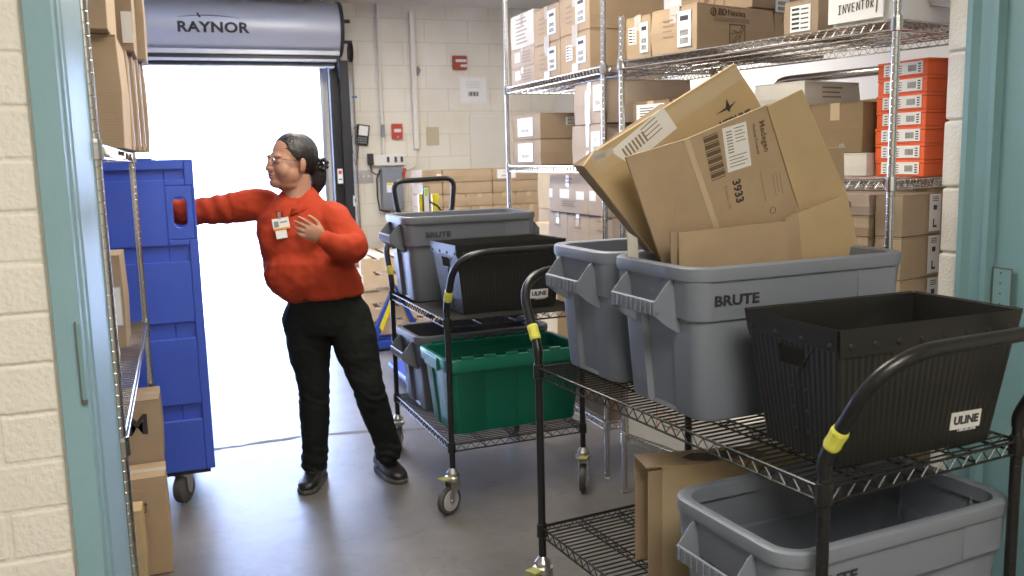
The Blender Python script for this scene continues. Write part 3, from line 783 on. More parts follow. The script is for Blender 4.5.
# ---- far rack, bottom shelf
on_unit(LU, .03, .38, .30, .56, .2715, .52, 'carton with a red line, on the bottom shelf seen under the front cart', m='card3', seam='x', group='cartons on the bottom shelves', deco=[('lines', 'W', .2, -.2, 3, .4, .2)])
on_unit(LU, .03, .38, .02, .28, .2715, .52, 'brown printed carton on the bottom shelf behind the cart post', m='card2', seam='x', group='cartons on the bottom shelves', deco=[('lines', 'W', .2, .1, 5, .5, .5)])

# ---- near rack, top shelf
G4 = 'cartons on the top shelf of the near rack'
nx = [('logo', 'S', -.62, .68, .014), ('text', 'S', -.38, .68, 'BD', .036, 'inkb', dict(bold=.001)), ('text', 'S', -.02, .68, 'Nexiva', .036, 'inkb'), ('lines', 'S', .15, .38, 2, .75, .05), ('draw', 'S', .0, -.3, .5)]
on_unit(RU, .02, .40, 1.10, 1.245, S1, 2.062, 'brown carton with two labels just right of the tall chrome post', m='card', group=G4, seam='x', tape='tapew', deco=[L_(.55, -.05, .34, .72), ('label', 'W', -.4, .1, .32, .4, 5), ('patch', 'W', .1, .85, .2, .2, 'tapew')], dr=0)
on_unit(RU, .02, .46, .845, 1.09, S1, 2.068, 'brown carton with printed words and a needle drawing, top shelf', m='card', group=G4, seam='x', tape='tapew', deco=[L_(.5, -.02, .3, .78), ('lines', 'W', -.2, .1, 4, .25, .35), ('patch', 'W', .1, .85, .2, .2, 'tapew')] + nx)
on_unit(RU, .47, .80, .845, 1.09, S1, 2.062, 'brown carton half hidden behind the one with the needle drawing', m='card', group=G4, seam='x', tape=None, deco=nx[:3] + [('draw', 'S', .1, -.3, .5)])
on_unit(RU, .35, .80, .86, 1.25, 2.078, 2.31, 'large brown carton stacked highest at the back of the near rack', m='card2', group=G4, seam='x', tape=None, deco=[('draw', 'W', -.1, -.2, .6), ('label', 'S', -.2, -.7, .2, .4, 1)])
on_unit(RU, .10, .42, .36, .50, S1, 2.02, 'small brown carton with a white label beside the white inventory container', m='card2', group=G4, seam='x', tape=None, deco=[('label', 'S', .0, -.1, .5, .7, 5), ('label', 'W', 0, 0, .6, .7, 5)])
# torn paper scrap on the rim
sc = at(772, 53, z=1.895)
b = MB(); b.prism([(-.012, 0), (.014, 0), (.010, .014), (.003, .02), (-.004, .026), (-.010, .02)], -.003, .003, frame((sc.x, sc.y, 1.894), (1, -.3, 0), (0, 0, 1)))
tag(b.build('paper_scrap', K['paper']), 'small torn white paper scrap on the rim of the near rack top shelf', 'paper')

# white container with a hand-lettered sign
T = Matrix.Translation(RU['loc']) @ Matrix.Rotation(RU['rz'], 4, 'Z')
c = T @ Vector((.20, .13, S1))
t = thing('storage_container', 'white plastic container with a handwritten inventory sign on the top shelf', 'container', c, RU['rz'])
b = MB(); W2, D2 = .34, .24
b.loft([[Vector((sx * W2 / 2 * q, sy * D2 / 2 * q, z)) for sx, sy in ((-1, -1), (1, -1), (1, 1), (-1, 1))] for q, z in ((.97, 0), (1, .22), (1.04, .225), (1.04, .245), (1.0, .25))])
b.build('tub', K['white'], t, bevel=.008)
b = MB(); b.box(-W2 / 2 - .012, -W2 / 2 - .006, -.07, .13, .012, .23); b.build('sign', K['paper'], t, bevel=.002)
def stroke_text(parent, strokes, O, s, r_, m, name='handwriting'):
    b = MB()
    for st in strokes: b.tube([O @ Vector((x * s, y * s, 0)) for x, y in st], r_, 5)
    b.build(name, m, parent)
ST = {'I': [[(0, 1), (.5, 1.04)], [(.25, 1), (.2, 0)], [(-.05, 0), (.45, .03)]], 'N': [[(0, 0), (.06, 1), (.5, .05), (.58, 1.05)]], 'V': [[(0, 1), (.25, 0), (.5, 1.05)]], 'U': [[(0, 1), (.02, .1), (.25, 0), (.45, .15), (.5, 1)]],
      'E': [[(.45, 1), (0, .95), (0, 0), (.45, .04)], [(0, .5), (.35, .52)]], 'T': [[(-.05, 1), (.5, 1.05)], [(.22, 1), (.2, 0)]], 'O': [[(.25, 1), (.03, .8), (.0, .3), (.2, 0), (.42, .2), (.45, .75), (.25, 1)]],
      'R': [[(0, 0), (.02, 1), (.4, .95), (.42, .6), (.05, .5), (.45, 0)]], 'Y': [[(0, 1), (.22, .5)], [(.5, 1.15), (.22, .5), (.1, -.7)]], '0': [[(.2, 1), (.0, .6), (.15, .1), (.35, .4), (.2, 1)]], '1': [[(.1, 1), (.1, 0)]]}
O = frame((-W2 / 2 - .0135, .120, .040), (0, -1, 0), (0, 0, 1)) @ Matrix.Translation((.03, 0, 0))
strokes = []
for k, chh in enumerate('INVENTORY'): strokes += [[(x * .72 + k * .62, y + k * .035) for x, y in st] for st in ST[chh]]
for k, chh in enumerate('100'): strokes += [[(x * .8 + k * .55 + .2, y + 1.75) for x, y in st] for st in ST[chh]]
stroke_text(t, strokes, O, .027, .0013, K['ink'])
b = MB()
for z in (.09, .13):
    b.tube([(W2 * .1 + .03 * math.cos(a), -D2 / 2 - .014, z + .014 * math.sin(a)) for a in [2 * PI * q / 12 for q in range(12)]], .003, 5, closed=True)
b.box(W2 * .1 - .05, W2 * .1 + .05, -D2 / 2 - .012, -D2 / 2 - .004, .05, .17); b.build('latch', K['zinc'], t)

# ---- near rack, middle shelf: seven orange boxes
OX, OY, oz = 2.285, 2.30, 1.4065
ob = None
dn = 'orange cardboard box with a barcode label, '
names = ['lowest of the stack of seven', 'second from the bottom of the seven', 'third from the bottom of the seven', 'fourth of the seven, exactly in the middle', 'third from the top of the seven', 'second from the top of the seven', 'topmost of the stack of seven']
for k in range(7):
    if ob is None:
        ob = thing('orange_box', '', 'box', (0, 0, 0), R(1.5))
        w_, d_, h_ = .30, .215, .0545
        b = MB(); b.box(0, w_, 0, d_, 0, h_ * .78); b.build('tray', K['orange'], ob, bevel=.002)
        b = MB(); b.box(-.0015, w_ + .0015, -.0015, d_ + .0015, h_ * .80, h_ - .0005); b.build('lid', K['orange'], ob, bevel=.002)
        b = MB(); b.box(-.0028, -.0012, .018, d_ - .03, .007, h_ * .86)
        b.mi = 1
        for y0, n_ in ((.022, 6), ):
            for q in range(8): b.box(-.0034, -.0028, .045 + q * .0045, .047 + q * .0045, .016, .036)
        for q in range(4):
            b.box(-.0034, -.0028, .105, .155 - .008 * (q % 2), .012 + q * .008, .0145 + q * .008); b.box(-.0034, -.0028, .025, .036, .012 + q * .008, .016 + q * .008)
            b.box(-.0034, -.0028, .162, .176, .010 + q * .009, .013 + q * .009)
        b.build('barcode_label', [K['paper'], K['ink']], ob)
        o = ob
    else: o = copy_tree(ob)
    o.location = (OX, OY, oz + k * .0546); o.rotation_euler.z = R(1.5 + (k * 37 % 5 - 2) * .35)
    o['label'] = dn + names[k]; o['group'] = 'orange boxes on the middle shelf'
G5 = 'cartons on the middle shelf of the near rack'
on_unit(RU, .24, .54, .25, .48, 1.4065, 1.487, 'flat white carton under the dark brown carton on the middle shelf', m='cardw', group=G5, seam='x', tape=None, deco=[('lines', 'S', .5, 0, 5, .15, .5)])
on_unit(RU, .24, .54, .27, .49, 1.488, 1.665, 'dark brown carton on top of the flat white carton on the middle shelf', m='card5', group=G5, seam='x', tape='tape')
on_unit(RU, .25, .55, .50, .75, 1.4065, 1.64, 'brown carton under the flat grey carton on the middle shelf', m='card2', group=G5, seam='x')
on_unit(RU, .22, .55, .50, .73, 1.641, 1.755, 'grey flat carton on the middle shelf seen over the tilted flattened cartons', m='cardw', group=G5, seam='x', tape=None, deco=[('lines', 'S', 0, .3, 3, .4, .3)])
on_unit(RU, .06, .45, .78, 1.02, 1.4065, 1.72, 'brown carton with a white label behind the tip of the flattened cartons', m='card5', group=G5, seam='x', deco=[('label', 'W', 0, .45, .7, .35, 2)])
on_unit(RU, .06, .45, 1.03, 1.25, 1.4065, 1.72, 'brown carton with a large barcode label just right of the double posts', m='card5', group=G5, seam='x', deco=[('label', 'W', 0, .5, .75, .42, 0), ('label', 'S', 0, .5, .6, .42, 0)])
# ---- near rack, lower stack
G6 = 'cartons on the third shelf of the near rack'
for k, (a, e2, wh) in enumerate((( .9315, 1.075, 'bottom'), (1.0765, 1.215, 'middle'), (1.2165, 1.352, 'top'))):
    on_unit(RU, .075, .30, .005 + .0, .10, a, e2, 'narrow carton with white end label beside the block wall, %s of its stack' % wh, m='card2', group=G6, seam='y', tape=None, deco=[('label', 'S', .62, .05, .30, .9, 4)])
for k in range(6):
    a = .9315 + k * .0702
    on_unit(RU, .06, .36, .115, .36, a, a + .0692, 'shallow brown carton right of the tilted flattened cartons, %s of six' % ['lowest', 'second', 'third', 'fourth', 'fifth', 'top'][k], m='card2' if k < 5 else 'card3', group=G6, seam='x', tape=None, deco=[('text', 'W', .3, 0, 'S08', .03, 'ink'), ('logo', 'W', -.35, 0, .016)] if k == 5 else ())
# ---- near rack, bottom shelf
on_unit(RU, .02, .36, .86, 1.245, .2715, .50, 'pale carton with a red mark low behind the front cart', m='cardw', group='cartons on the bottom shelves', seam='x', tape=None, deco=[('lines', 'W', .4, .2, 4, .25, .4), ('patch', 'W', -.05, .2, .01, .7, 'red')])
on_unit(RU, .02, .36, .56, .85, .2715, .47, 'low white carton just above the open battered box', m='cardw', group='cartons on the bottom shelves', seam='x', tape=None)
# chrome rail behind the near rack
b = MB()
T = Matrix.Translation(RU['loc']) @ Matrix.Rotation(RU['rz'], 4, 'Z')
def tp(x, y, z): return T @ Vector((x, y, z))
b.tube(rounded([tp(.62, 1.0, .001), tp(.62, 1.0, 1.80), tp(.62, .32, 1.80), tp(.62, .32, .001)], .12, 8), .018, 12)
o = smoothall(b.build('chrome_rail', K['chrome'])); tag(o, 'bent chrome rail over the dark brown carton on the middle shelf', 'rail')

# ================================================================== left rack cartons
G7 = 'cartons on the top shelf of the left rack'
Z7 = 1.5575
carton('lower of two plain tan cartons beside the left teal frame', (-.332, 3.08, Z7), .36, .40, .325, m='card', seam='y', group=G7)
carton('upper of two plain tan cartons beside the left teal frame', (-.350, 2.99, Z7 + .327), .37, .40, .34, m='card', seam='y', group=G7)
Ls = ['directly beyond the plain tan carton', 'second beyond the plain tan carton', 'third beyond the plain tan carton', 'farthest at the left, nearest the roll-up door']
for k in range(4):
    y = 3.35 + k * .118; xr = -.1465 + .0123 * k
    carton('slim upright carton on the left top shelf, ' + Ls[k], (xr - .17, y, Z7), .34, .112, .33, m='card2' if k else 'card', seam='x', tape='tapew', group=G7, deco=[('patch', 'E', -.2, 0, .25, .9, 'tapew')])
carton('taped brown carton at the top left, just beyond the tan one', (-.290, 3.45, Z7 + .332), .34, .24, .34, m='card2', seam='x', tape='tapew', group=G7, deco=[('patch', 'S', .9, -.55, .1, .3, 'paper')])
carton('glossy-edged carton at the top left, nearest the roll-up door', (-.262, 3.70, Z7 + .332), .34, .22, .34, m='card2', seam='x', tape='tapew', group=G7)
G8 = 'cartons on the middle shelf of the left rack'
carton('tall brown carton with a barcode label on the left rack', (-.366, 3.42, .8865), .29, .24, .32, m='card2', seam='y', group=G8, deco=[('label', 'S', .62, -.1, .34, .42, 1)])
for k in range(3):
    carton('small white carton partly hidden by the teal frame, %s of three' % ['lowest', 'middle', 'topmost'][k], (-.338, 2.95, .8865 + k * .082), .22, .14, .08, m='cardw', seam='y', tape=None, group=G8)
G9 = 'cartons on the floor under the left rack'
carton('large tan carton with handling arrows standing on the floor at the lower left', (-.361, 3.49, 0.001), .44, .18, .375, m='card', seam='x', tape='tapew', group=G9, deco=[('arrows', 'S', .62, .42, .036)])
carton('carton with black printing on the floor behind the tan one with arrows', (-.372, 3.70, 0.001), .44, .22, .36, m='card2', seam='x', group=G9, deco=[('text', 'S', .6, .75, 'M', .09, 'ink', dict(bold=.003))])
carton('brown carton with a bold letter, left of the blue bin base', (-.368, 3.70, .363), .44, .22, .258, m='card2', seam='x', group=G9, deco=[('text', 'S', .62, .25, 'M', .105, 'ink', dict(bold=.004))])
carton('slim tan carton leaning edge at the lower left by the teal frame', (-.40, 3.30, 0.001), .36, .10, .31, m='card4', seam='x', tape=None, group=G9)

# ================================================================== back of the room: pallets, cartons, pallet truck
pc = thing('platform_cart', 'low blue platform cart with a yellow striped brace under the wooden pallets', 'cart', (1.98, 7.42, 0))
b = MB(); b.box(-.72, .72, -.46, .46, .045, .103); b.build('platform', K['bluep'], pc, bevel=.006)
for x, y in ((-.62, -.38), (.62, -.38), (-.62, .38), (.62, .38)):
    b = MB(); b.tube([(x - .02, y, .0235), (x + .02, y, .0235)], .0225, 14); b.build('wheel', K['rubber'], pc)
F_ = frame((-.70, -.50, 0), (1, 0, 0), (0, 0, 1))
b = MB(); b.box(-.74, -.44, -.54, -.47, .02, .085); b.build('foot_rail', K['bluep'], pc, bevel=.005)
b = MB(); b.prism([(.0, .07), (.07, .07), (.27, .47), (.24, .54)], -.02, .03, F_); b.build('brace', K['bluep'], pc, bevel=.004)
b = MB(); b.prism([(.24, .54), (.27, .47), (.40, .08), (.47, .08)], -.02, .03, F_); b.build('brace', K['bluep'], pc, bevel=.004)
b = MB(); b.prism([(.10, .20), (.12, .16), (.25, .44), (.235, .50)], .0305, .033, F_); b.build('warning_stripe', K['yel'], pc)
pal = None
for k in range(5):
    if pal is None:
        pal = thing('wooden_pallet', '', 'pallet', (0, 0, 0))
        b = MB(); rnd = random.Random(4)
        for q in range(10): 
            x = -.74 + q * .154; b.box(x, x + .095, -.45, .45, .112 - rnd.random() * .002, .128)
        b.build('deck', K['wood'], pal, bevel=.002)
        for yy in (-.45, -.02, .41): 
            b = MB(); b.box(-.74, .74, yy, yy + .04, .019, .111); b.build('stringer', K['wood'], pal, bevel=.002)
        b = MB()
        for q in (-.74, -.4, -.05, .3, .64): b.box(q, q + .1, -.45, .45, 0, .018)
        b.build('base_boards', K['wood'], pal, bevel=.002)
        o = pal
    else: o = copy_tree(pal)
    o.location = (2.0 + (k * 13 % 5 - 2) * .008, 7.405 + (k * 7 % 5 - 2) * .006, .104 + k * .1285); o.rotation_euler.z = R((k * 11 % 5 - 2) * .3)
    o['label'] = 'wooden pallet behind the carts, ' + ['lowest of the stack of five', 'second from the bottom of five', 'middle of the stack of five', 'second from the top of five', 'topmost of the stack of five'][k]
    o['group'] = 'stacked wooden pallets'
pz = .104 + 5 * .1285 + .0005
G10 = 'cartons stacked on the pallets'
rows = [(pz, .195), (pz + .196, .17), (pz + .367, .105), (pz + .473, .095), (pz + .569, .105)]
rw = ['bottom', 'second', 'third', 'fourth', 'top']
xs = [(1.832, 2.0, 'slim left'), (2.006, 2.434, 'wide middle'), (2.44, 2.88, 'wide right')]
YC = 7.30
for r_, (z, h) in enumerate(rows):
    for (a, e2, nm) in xs:
        if r_ < 3 and nm != 'slim left':   # lower rows are narrower cartons
            mid = (a + e2) / 2 + (.02 if r_ % 2 else -.02)
            for q, (u0, u1) in enumerate(((a, mid - .002), (mid + .002, e2))):
                carton('brown carton stacked on pallets, %s row, %s column, %s half' % (rw[r_], nm, ['left', 'right'][q]), ((u0 + u1) / 2, YC, z), u1 - u0, .38, h - .002, m='card', seam='y', tape='tape', group=G10)
        else:
            deco = []
            if r_ == 4 and nm == 'wide right': deco = [('label', 'S', -.45, .1, .38, .75, 2)]
            if r_ == 4 and nm == 'slim left': deco = [('patch', 'S', .7, -.2, .25, .55, 'paper'), ('lines', 'S', -.2, .2, 3, .5, .4)]
            carton('brown carton stacked on pallets, %s row, %s column' % (rw[r_], nm), ((a + e2) / 2, YC, z), e2 - a - .003, .38, h - .002, m='card', seam='x', tape='tape', group=G10, deco=deco)
# second stack further right against the right of the pallets
G11 = 'cartons stacked on the floor beyond the far rack'
z = .001
for k, h in enumerate((.42, .40, .30, .30)):
    carton('large golden carton seen through the far rack, %s of its stack' % ['lowest', 'second', 'third', 'topmost'][k], (2.92 - .13, 6.05 + .005 * k, z), .52, .5, h - .002, m='card4' if k != 2 else 'card', seam='y', group=G11); z += h
z = .001
for k, h in enumerate((.46, .44, .16)):
    carton('large carton in the low stack behind the far rack post, %s' % ['lowest', 'second', 'topmost'][k], (2.44 - .05, 5.55, z), .24, .36, h - .002, m='card4', seam='y', group=G11); z += h

G12 = 'large cartons stacked against the right wall'
for c, (yy, hs) in enumerate(((3.36, (.44, .44, .44, .40)),)):
    z = .001
    for k, h in enumerate(hs):
        carton('large carton against the right wall behind the near rack, %s of four' % ['lowest', 'second', 'third', 'topmost'][k], (3.12, yy, z), .48, .52, h - .002, m='card4' if (k + c) % 2 else 'card', seam='y', group=G12); z += h

# blue pallet truck
pj = thing('pallet_truck', 'blue pallet truck with a black loop handle behind the gray totes', 'pallet truck', (1.485, 5.45, 0), R(0))
b = MB()
for x in (-.14, .14):
    b.box(x - .08, x + .08, -.1, .62, .065, .10)
b.box(-.26, .26, -.30, -.1, .06, .13)
b.build('fork_frame', K['bluep'], pj, bevel=.01)
b = MB(); b.box(-.24, .24, -.06, -.02, .13, .42); b.box(-.24, -.17, -.08, .0, .10, .44); b.box(.17, .24, -.08, .0, .10, .44); b.build('backrest_frame', K['bluep'], pj, bevel=.006)
b = MB(); b.lathe([(.055, 0), (.055, .36), (.035, .38), (.035, .46)], 16, Matrix.Translation((.06, -.2, .13))); b.build('pump', K['steelblk'], pj)
for x in (-.06, .12):
    b = MB(); b.tube([(x - .025, -.22, .09), (x + .025, -.22, .09)], .088, 20); b.build('wheel', K['rubber'], pj)
HX = -.185
b = MB(); b.tube([(.06, -.2, .55), (.05 + HX, -.24, 1.16)], .019, 10); b.build('tow_bar', K['steelblk'], pj)
b = MB()
lp = [(.05, -.24, 1.15), (-.06, -.25, 1.165), (-.125, -.25, 1.22), (-.135, -.25, 1.33), (-.10, -.25, 1.385), (.05, -.25, 1.392), (.19, -.25, 1.385), (.235, -.25, 1.33), (.225, -.25, 1.22), (.16, -.25, 1.165), (.05, -.24, 1.15)]
lp = rounded([(x + HX, y, z) for x, y, z in [(.05, -.24, 1.15), (-.11, -.25, 1.165), (-.14, -.25, 1.38), (.24, -.25, 1.392), (.215, -.25, 1.165), (.05, -.24, 1.15)]], .065, 6)
b.tube(lp, .0155, 10); smoothall(b.build('loop_handle', K['powder'], pj), 60)
b = MB(); b.box(.035 + HX, .075 + HX, -.275, -.235, 1.14, 1.345); b.mi = 1; b.box(.04 + HX, .07 + HX, -.2765, -.275, 1.19, 1.34); b.mi = 2; b.box(.045 + HX, .065 + HX, -.278, -.2765, 1.29, 1.335)
b.build('lever_housing', [K['steelblk'], K['paper'], K['lime']], pj, bevel=.002)
b = MB(); b.box(.012 + HX, .034 + HX, -.265, -.235, 1.13, 1.30); b.box(.095 + HX, .135 + HX, -.265, -.235, 1.13, 1.30); b.build('guard', K['yel'], pj, bevel=.004)
b = MB(); b.tube([(.07 + HX, -.26, 1.26), (.12 + HX, -.27, 1.23), (.155 + HX, -.27, 1.19)], .006, 6); b.build('release_lever', K['ink'], pj)
# ================================================================== BLACK WIRE CARTS
def caster(parent, x, y, ang):
    c = bpy.data.objects.new('caster', None); COL.objects.link(c); c.parent = parent; c.location = (x, y, 0); c.rotation_euler.z = ang
    b = MB(); wr, wx = .0625, -.028
    b.lathe([(.012, .165), (.024, .166), (.027, .178), (.018, .19), (.012, .20)], 14)
    b.lathe([(.028, .140), (.034, .146), (.034, .160), (.026, .166), (.012, .167)], 16)
    for s in (-1, 1):
        b.prism([(.026, .150), (-.024, .150), (wx - .012, .085), (wx - .010, .052), (wx + .012, .052), (wx + .016, .08), (.028, .125)], s * .020 - .0015, s * .020 + .0015, frame((0, 0, 0), (1, 0, 0), (0, 0, 1)))
    b.tube([(wx, -.025, wr), (wx, .025, wr)], .007, 10)
    smoothall(b.build('fork', K['zinc'], c), 35)
    b = MB(); prof = [(.030, -.015), (.058, -.014), (wr, -.008), (wr + .001, 0), (wr, .008), (.058, .014), (.030, .015)]
    Mx = Matrix.Translation((wx, 0, wr + .001)) @ Matrix.Rotation(PI / 2, 4, 'X')
    b.lathe(prof, 28, Mx); w_ = smoothall(b.build('wheel', K['rubber'], c), 40)
    b = MB(); b.lathe([(.010, -.0165), (.040, -.0165), (.046, -.0145), (.046, .0145), (.040, .0165), (.010, .0165)], 24, Mx); b.build('hub', K['wheelw'], w_)
    b = MB(); b.box(wx - .060, wx - .012, -.022, .022, .128, .138, Matrix.Translation((0, 0, .02)) @ Matrix.Rotation(R(8), 4, 'Y')); b.build('brake_pedal', K['brake'], c, bevel=.003)
    return c
def wire_cart(label, loc, rz, W, L, zt, zb, casters, tapes, lean=.135):
    t = thing('wire_cart', label, 'cart', loc, rz, None)
    me = wire_shelf_mesh(W, L, pitch=.0235, truss=.042, wr=.0026).mesh('shelf', K['powder'], False)
    for z in (zt, zb):
        o = bpy.data.objects.new('shelf', me); COL.objects.link(o); o.parent = t; o.location = (0, 0, z)
    x, y = W / 2 - .004, L / 2 - .004
    for k, (sx, sy) in enumerate(((-1, -1), (1, -1), (-1, 1), (1, 1))):
        b = post_mesh(zt + .045, r=.0127, z0=.19)
        p = smoothall(b.build('post', K['powder'], t), 21); p.location = (sx * x, sy * y, 0)
        caster(t, sx * x, sy * y, R(casters[k]))
    for sy in (-1, 1):
        Y = sy * y; l = sy * lean
        pts = rounded([(-x, Y, zt + .03), (-x, Y, zt + .065), (-x, Y + l * .9, 1.14), (-x + .001, Y + l, 1.15), (x, Y + l, 1.15), (x, Y + l * .9, 1.14), (x, Y, zt + .065), (x, Y, zt + .03)], [.03, .11, .001, .001, .11, .03], 7)
        # big corner radius: cut the two upper corners wide
        up = [(-x, Y, zt + .03), (-x, Y, zt + .06), (-x, Y + l, 1.127), (x, Y + l, 1.127), (x, Y, zt + .06), (x, Y, zt + .03)]
        pts = rounded(up, [.04, .15, .15, .04], 10)
        b = MB(); b.tube(pts, .0150, 14); h = smoothall(b.build('handle', K['powder'], t), 60)
        for sx in tapes.get(sy, ()):
            p0 = Vector((sx * x, Y + l * .20, zt + .106)); d = Vector((0, l, .23)).normalized()
            b = MB(); random.seed(3)
            b.tube([p0 - d * .024, p0 - d * .018, p0, p0 + d * .018, p0 + d * .026], [.0165, .018, .0172, .0182, .0165], 12)
            b.build('yellow_tape', K['yellow'], h)
    return t
FA, FC, FD = at(544, 612, z=0), at(824, 488, z=.835), at(1021, 443, z=.835)
FRZ = math.atan2(-(FA.x - FC.x), FA.y - FC.y); FL = 1.22; FW = .60
fT = Matrix.Translation((FC.x, FC.y, 0)) @ Matrix.Rotation(FRZ, 4, 'Z') @ Matrix.Translation((FW / 2 - .004, FL / 2 - .004, 0))
fc = fT.to_translation()
ZT, ZB = .838, .302
wire_cart('nearest black wire cart, with two gray totes on top', (fc.x, fc.y, 0), FRZ, FW, FL, ZT, ZB, (200, -30, 25, 60), {-1: (-1,), 1: (-1,)})
MP2 = Vector((.992, 3.525, 0)); MRZ = R(2.0); MW, ML = .63, .91
mT = Matrix.Translation(MP2) @ Matrix.Rotation(MRZ, 4, 'Z') @ Matrix.Translation((MW / 2 - .004, ML / 2 - .004, 0))
mc = mT.to_translation()
wire_cart('black wire cart farther back, holding the green tote', (mc.x, mc.y, 0), MRZ, MW, ML, ZT, ZB, (28, 60, 250, 100), {-1: (-1,), 1: (-1,)})

# ================================================================== TOTES
def ring(hx, hy, rad, z, dl=0, de=0, n=6, pl_=.55, pe=.5):
    """rounded rectangle with optional recessed centre panels (dl long sides, de ends)"""
    P = []
    def side(ax, ay, bx, by, nx_, ny_, f, dep):
        # from a to b along a side with an inset middle
        for t_, q in ((.5 - f / 2 - .012, 0), (.5 - f / 2 + .012, 1), (.5, 1), (.5 + f / 2 - .012, 1), (.5 + f / 2 + .012, 0)):
            P.append(Vector((ax + (bx - ax) * t_ - nx_ * dep * q, ay + (by - ay) * t_ - ny_ * dep * q, z)))
    def corner(cx_, cy_, a0):
        for k in range(n + 1):
            a = a0 + (PI / 2) * k / n; P.append(Vector((cx_ + rad * math.cos(a), cy_ + rad * math.sin(a), z)))
    corner(hx - rad, hy - rad, 0); side(hx - rad, hy, -hx + rad, hy, 0, 1, pl_, dl)
    corner(-hx + rad, hy - rad, PI / 2); side(-hx, hy - rad, -hx, -hy + rad, -1, 0, pe, de)
    corner(-hx + rad, -hy + rad, PI); side(-hx + rad, -hy, hx - rad, -hy, 0, -1, pl_, dl)
    corner(hx - rad, -hy + rad, -PI / 2); side(hx, -hy + rad, hx, hy - rad, 1, 0, pe, de)
    return P
def tote(label, loc, rz, m='grey', LX=.76, LY=.45, H=.385, text='BRUTE', group=None, tx=-.46, txs=.035):
    t = thing('storage_tote', label, 'tote', loc, rz, group)
    hx, hy = LX / 2, LY / 2
    rg = []
    bx_, by_ = hx - .058, hy - .038
    def sec(f):    # body size at height fraction f
        return bx_ + (hx - .028 - bx_) * f, by_ + (hy - .026 - by_) * f
    zc = H * .66
    for f, dd, ins in ((0, 0, .010), (.008, .4, .003), (.03, 1, 0), (.62, 1, 0), (.655, 1, 0)):
        sx, sy = sec(f); rg.append(ring(sx - ins, sy - ins, .045, H * f, .007 * dd, .016 * dd))
    for f, ins in ((.662, -.009), (.70, -.010), (.93, -.010)):
        sx, sy = sec(f); rg.append(ring(sx - ins, sy - ins, .050, H * f, 0, 0))
    # inner skin back down
    for f, ins in ((.93, .0), (.66, .0), (.655, .008), (.03, .010), (.02, .012)):
        sx, sy = sec(f); rg.append(ring(sx - ins - .0, sy - ins, .042, H * f + (.006 if f < .1 else 0), .005 * (f < .656), .014 * (f < .656)))
    b = MB(); b.loft(rg); smoothall(b.build('body', K[m], t), 28)
    # rolled rim
    rr = []
    sx, sy = sec(.95)
    for dx, z in ((-.010, H * .90), (.008, H * .905), (.018, H - .034), (.0205, H - .020), (.019, H - .004), (.013, H), (.000, H), (-.010, H - .004), (-.012, H * .90)):
        rr.append(ring(sx + dx, sy + dx, .055 + max(0, dx), z))
    b = MB(); n_ = len(rr[0]); vs = [v for q in rr for v in q]; fs = []
    for i in range(len(rr)):
        j = (i + 1) % len(rr)
        for k in range(n_): fs.append((i * n_ + k, i * n_ + (k + 1) % n_, j * n_ + (k + 1) % n_, j * n_ + k))
    b.add(vs, fs); smoothall(b.build('rim', K[m], t), 35)
    # scoop handles on both ends
    for s in (-1, 1):
        sxh, _ = sec(.80); x0 = sxh + .004; o_ = .062
        b = MB()
        for y in (-.105, .101):
            b.prism([(s * (x0 - .012), H - .030), (s * (x0 + .014), H - .034), (s * (x0 + .028), H - .044), (s * (x0 + o_), H - .086), (s * (x0 + o_), H - .124), (s * (x0 + .030), H - .150), (s * (x0 - .006), H - .172), (s * (x0 - .024), H - .16)], -(y + .004), -y, frame((0, 0, 0), (1, 0, 0), (0, 0, 1)))
        b.prism([(s * (x0 + o_), H - .084), (s * (x0 + o_ + .004), H - .088), (s * (x0 + o_ + .003), H - .122), (s * (x0 + o_ - .002), H - .124), (s * (x0 + o_ - .016), H - .118), (s * (x0 + o_ - .016), H - .112), (s * (x0 + o_ - .006), H - .115)], -.105, .105, frame((0, 0, 0), (1, 0, 0), (0, 0, 1)))
        for k in range(9):
            y = -.092 + k * .023; xx = s * (x0 + o_ + .004)
            b.box(min(xx, xx + s * .003), max(xx, xx + s * .003), y - .0025, y + .0025, H - .120, H - .090)
        b.build('scoop_handle', K[m], t, bevel=.0015)
    # creases on long sides
    for s in (-1, 1):
        sx, sy = sec(.80); b = MB(); b.box(hx * .47, hx * .47 + .125, s * (sy + .010) - .0035, s * (sy + .010) + .0035, H * .68, H * .90)
        b.build('grip_panel', K[m], t, bevel=.002)
    if text:
        sx, sy = sec(.80)
        lettering(t, text, txs, K['ink'], frame((hx * tx, -sec(.785)[1] - .0122, H * .785), (1, 0, 0), (0, -(hy - .026 - by_) / H, 1)) @ Matrix.Translation((.02, 0, 0)), bold=.0009, sx=1.28)
    return t
def onT(T, x, y, z=0): v = T @ Vector((x, y, 0)); return (v.x, v.y, z)
# front cart: near tote, far tote
zt = ZT + .0035; zb = ZB + .0035
tote('gray tote full of flattened cartons on top of the front cart', onT(fT, .055, -.005, zt), FRZ + R(-3), LX=.71, LY=.43, H=.39, tx=-.66)
tote('empty gray tote at the far end of the front cart top shelf', onT(fT, .085, .415, zt), FRZ + R(-3), text=None, LX=.71, LY=.40, H=.39)
tote('gray tote on the lower shelf of the front cart, seen from above', onT(fT, .01, -.36, zb), FRZ + R(-1.5), LX=.73, LY=.45, H=.375, tx=-.66)
# middle cart
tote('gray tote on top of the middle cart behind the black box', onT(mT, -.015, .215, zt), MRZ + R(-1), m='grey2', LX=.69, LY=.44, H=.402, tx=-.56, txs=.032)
tote('gray tote on the lower shelf of the middle cart behind the green tote', onT(mT, .03, .215, zb), MRZ + R(1), m='grey2', text=None, LX=.72, LY=.43, H=.375)

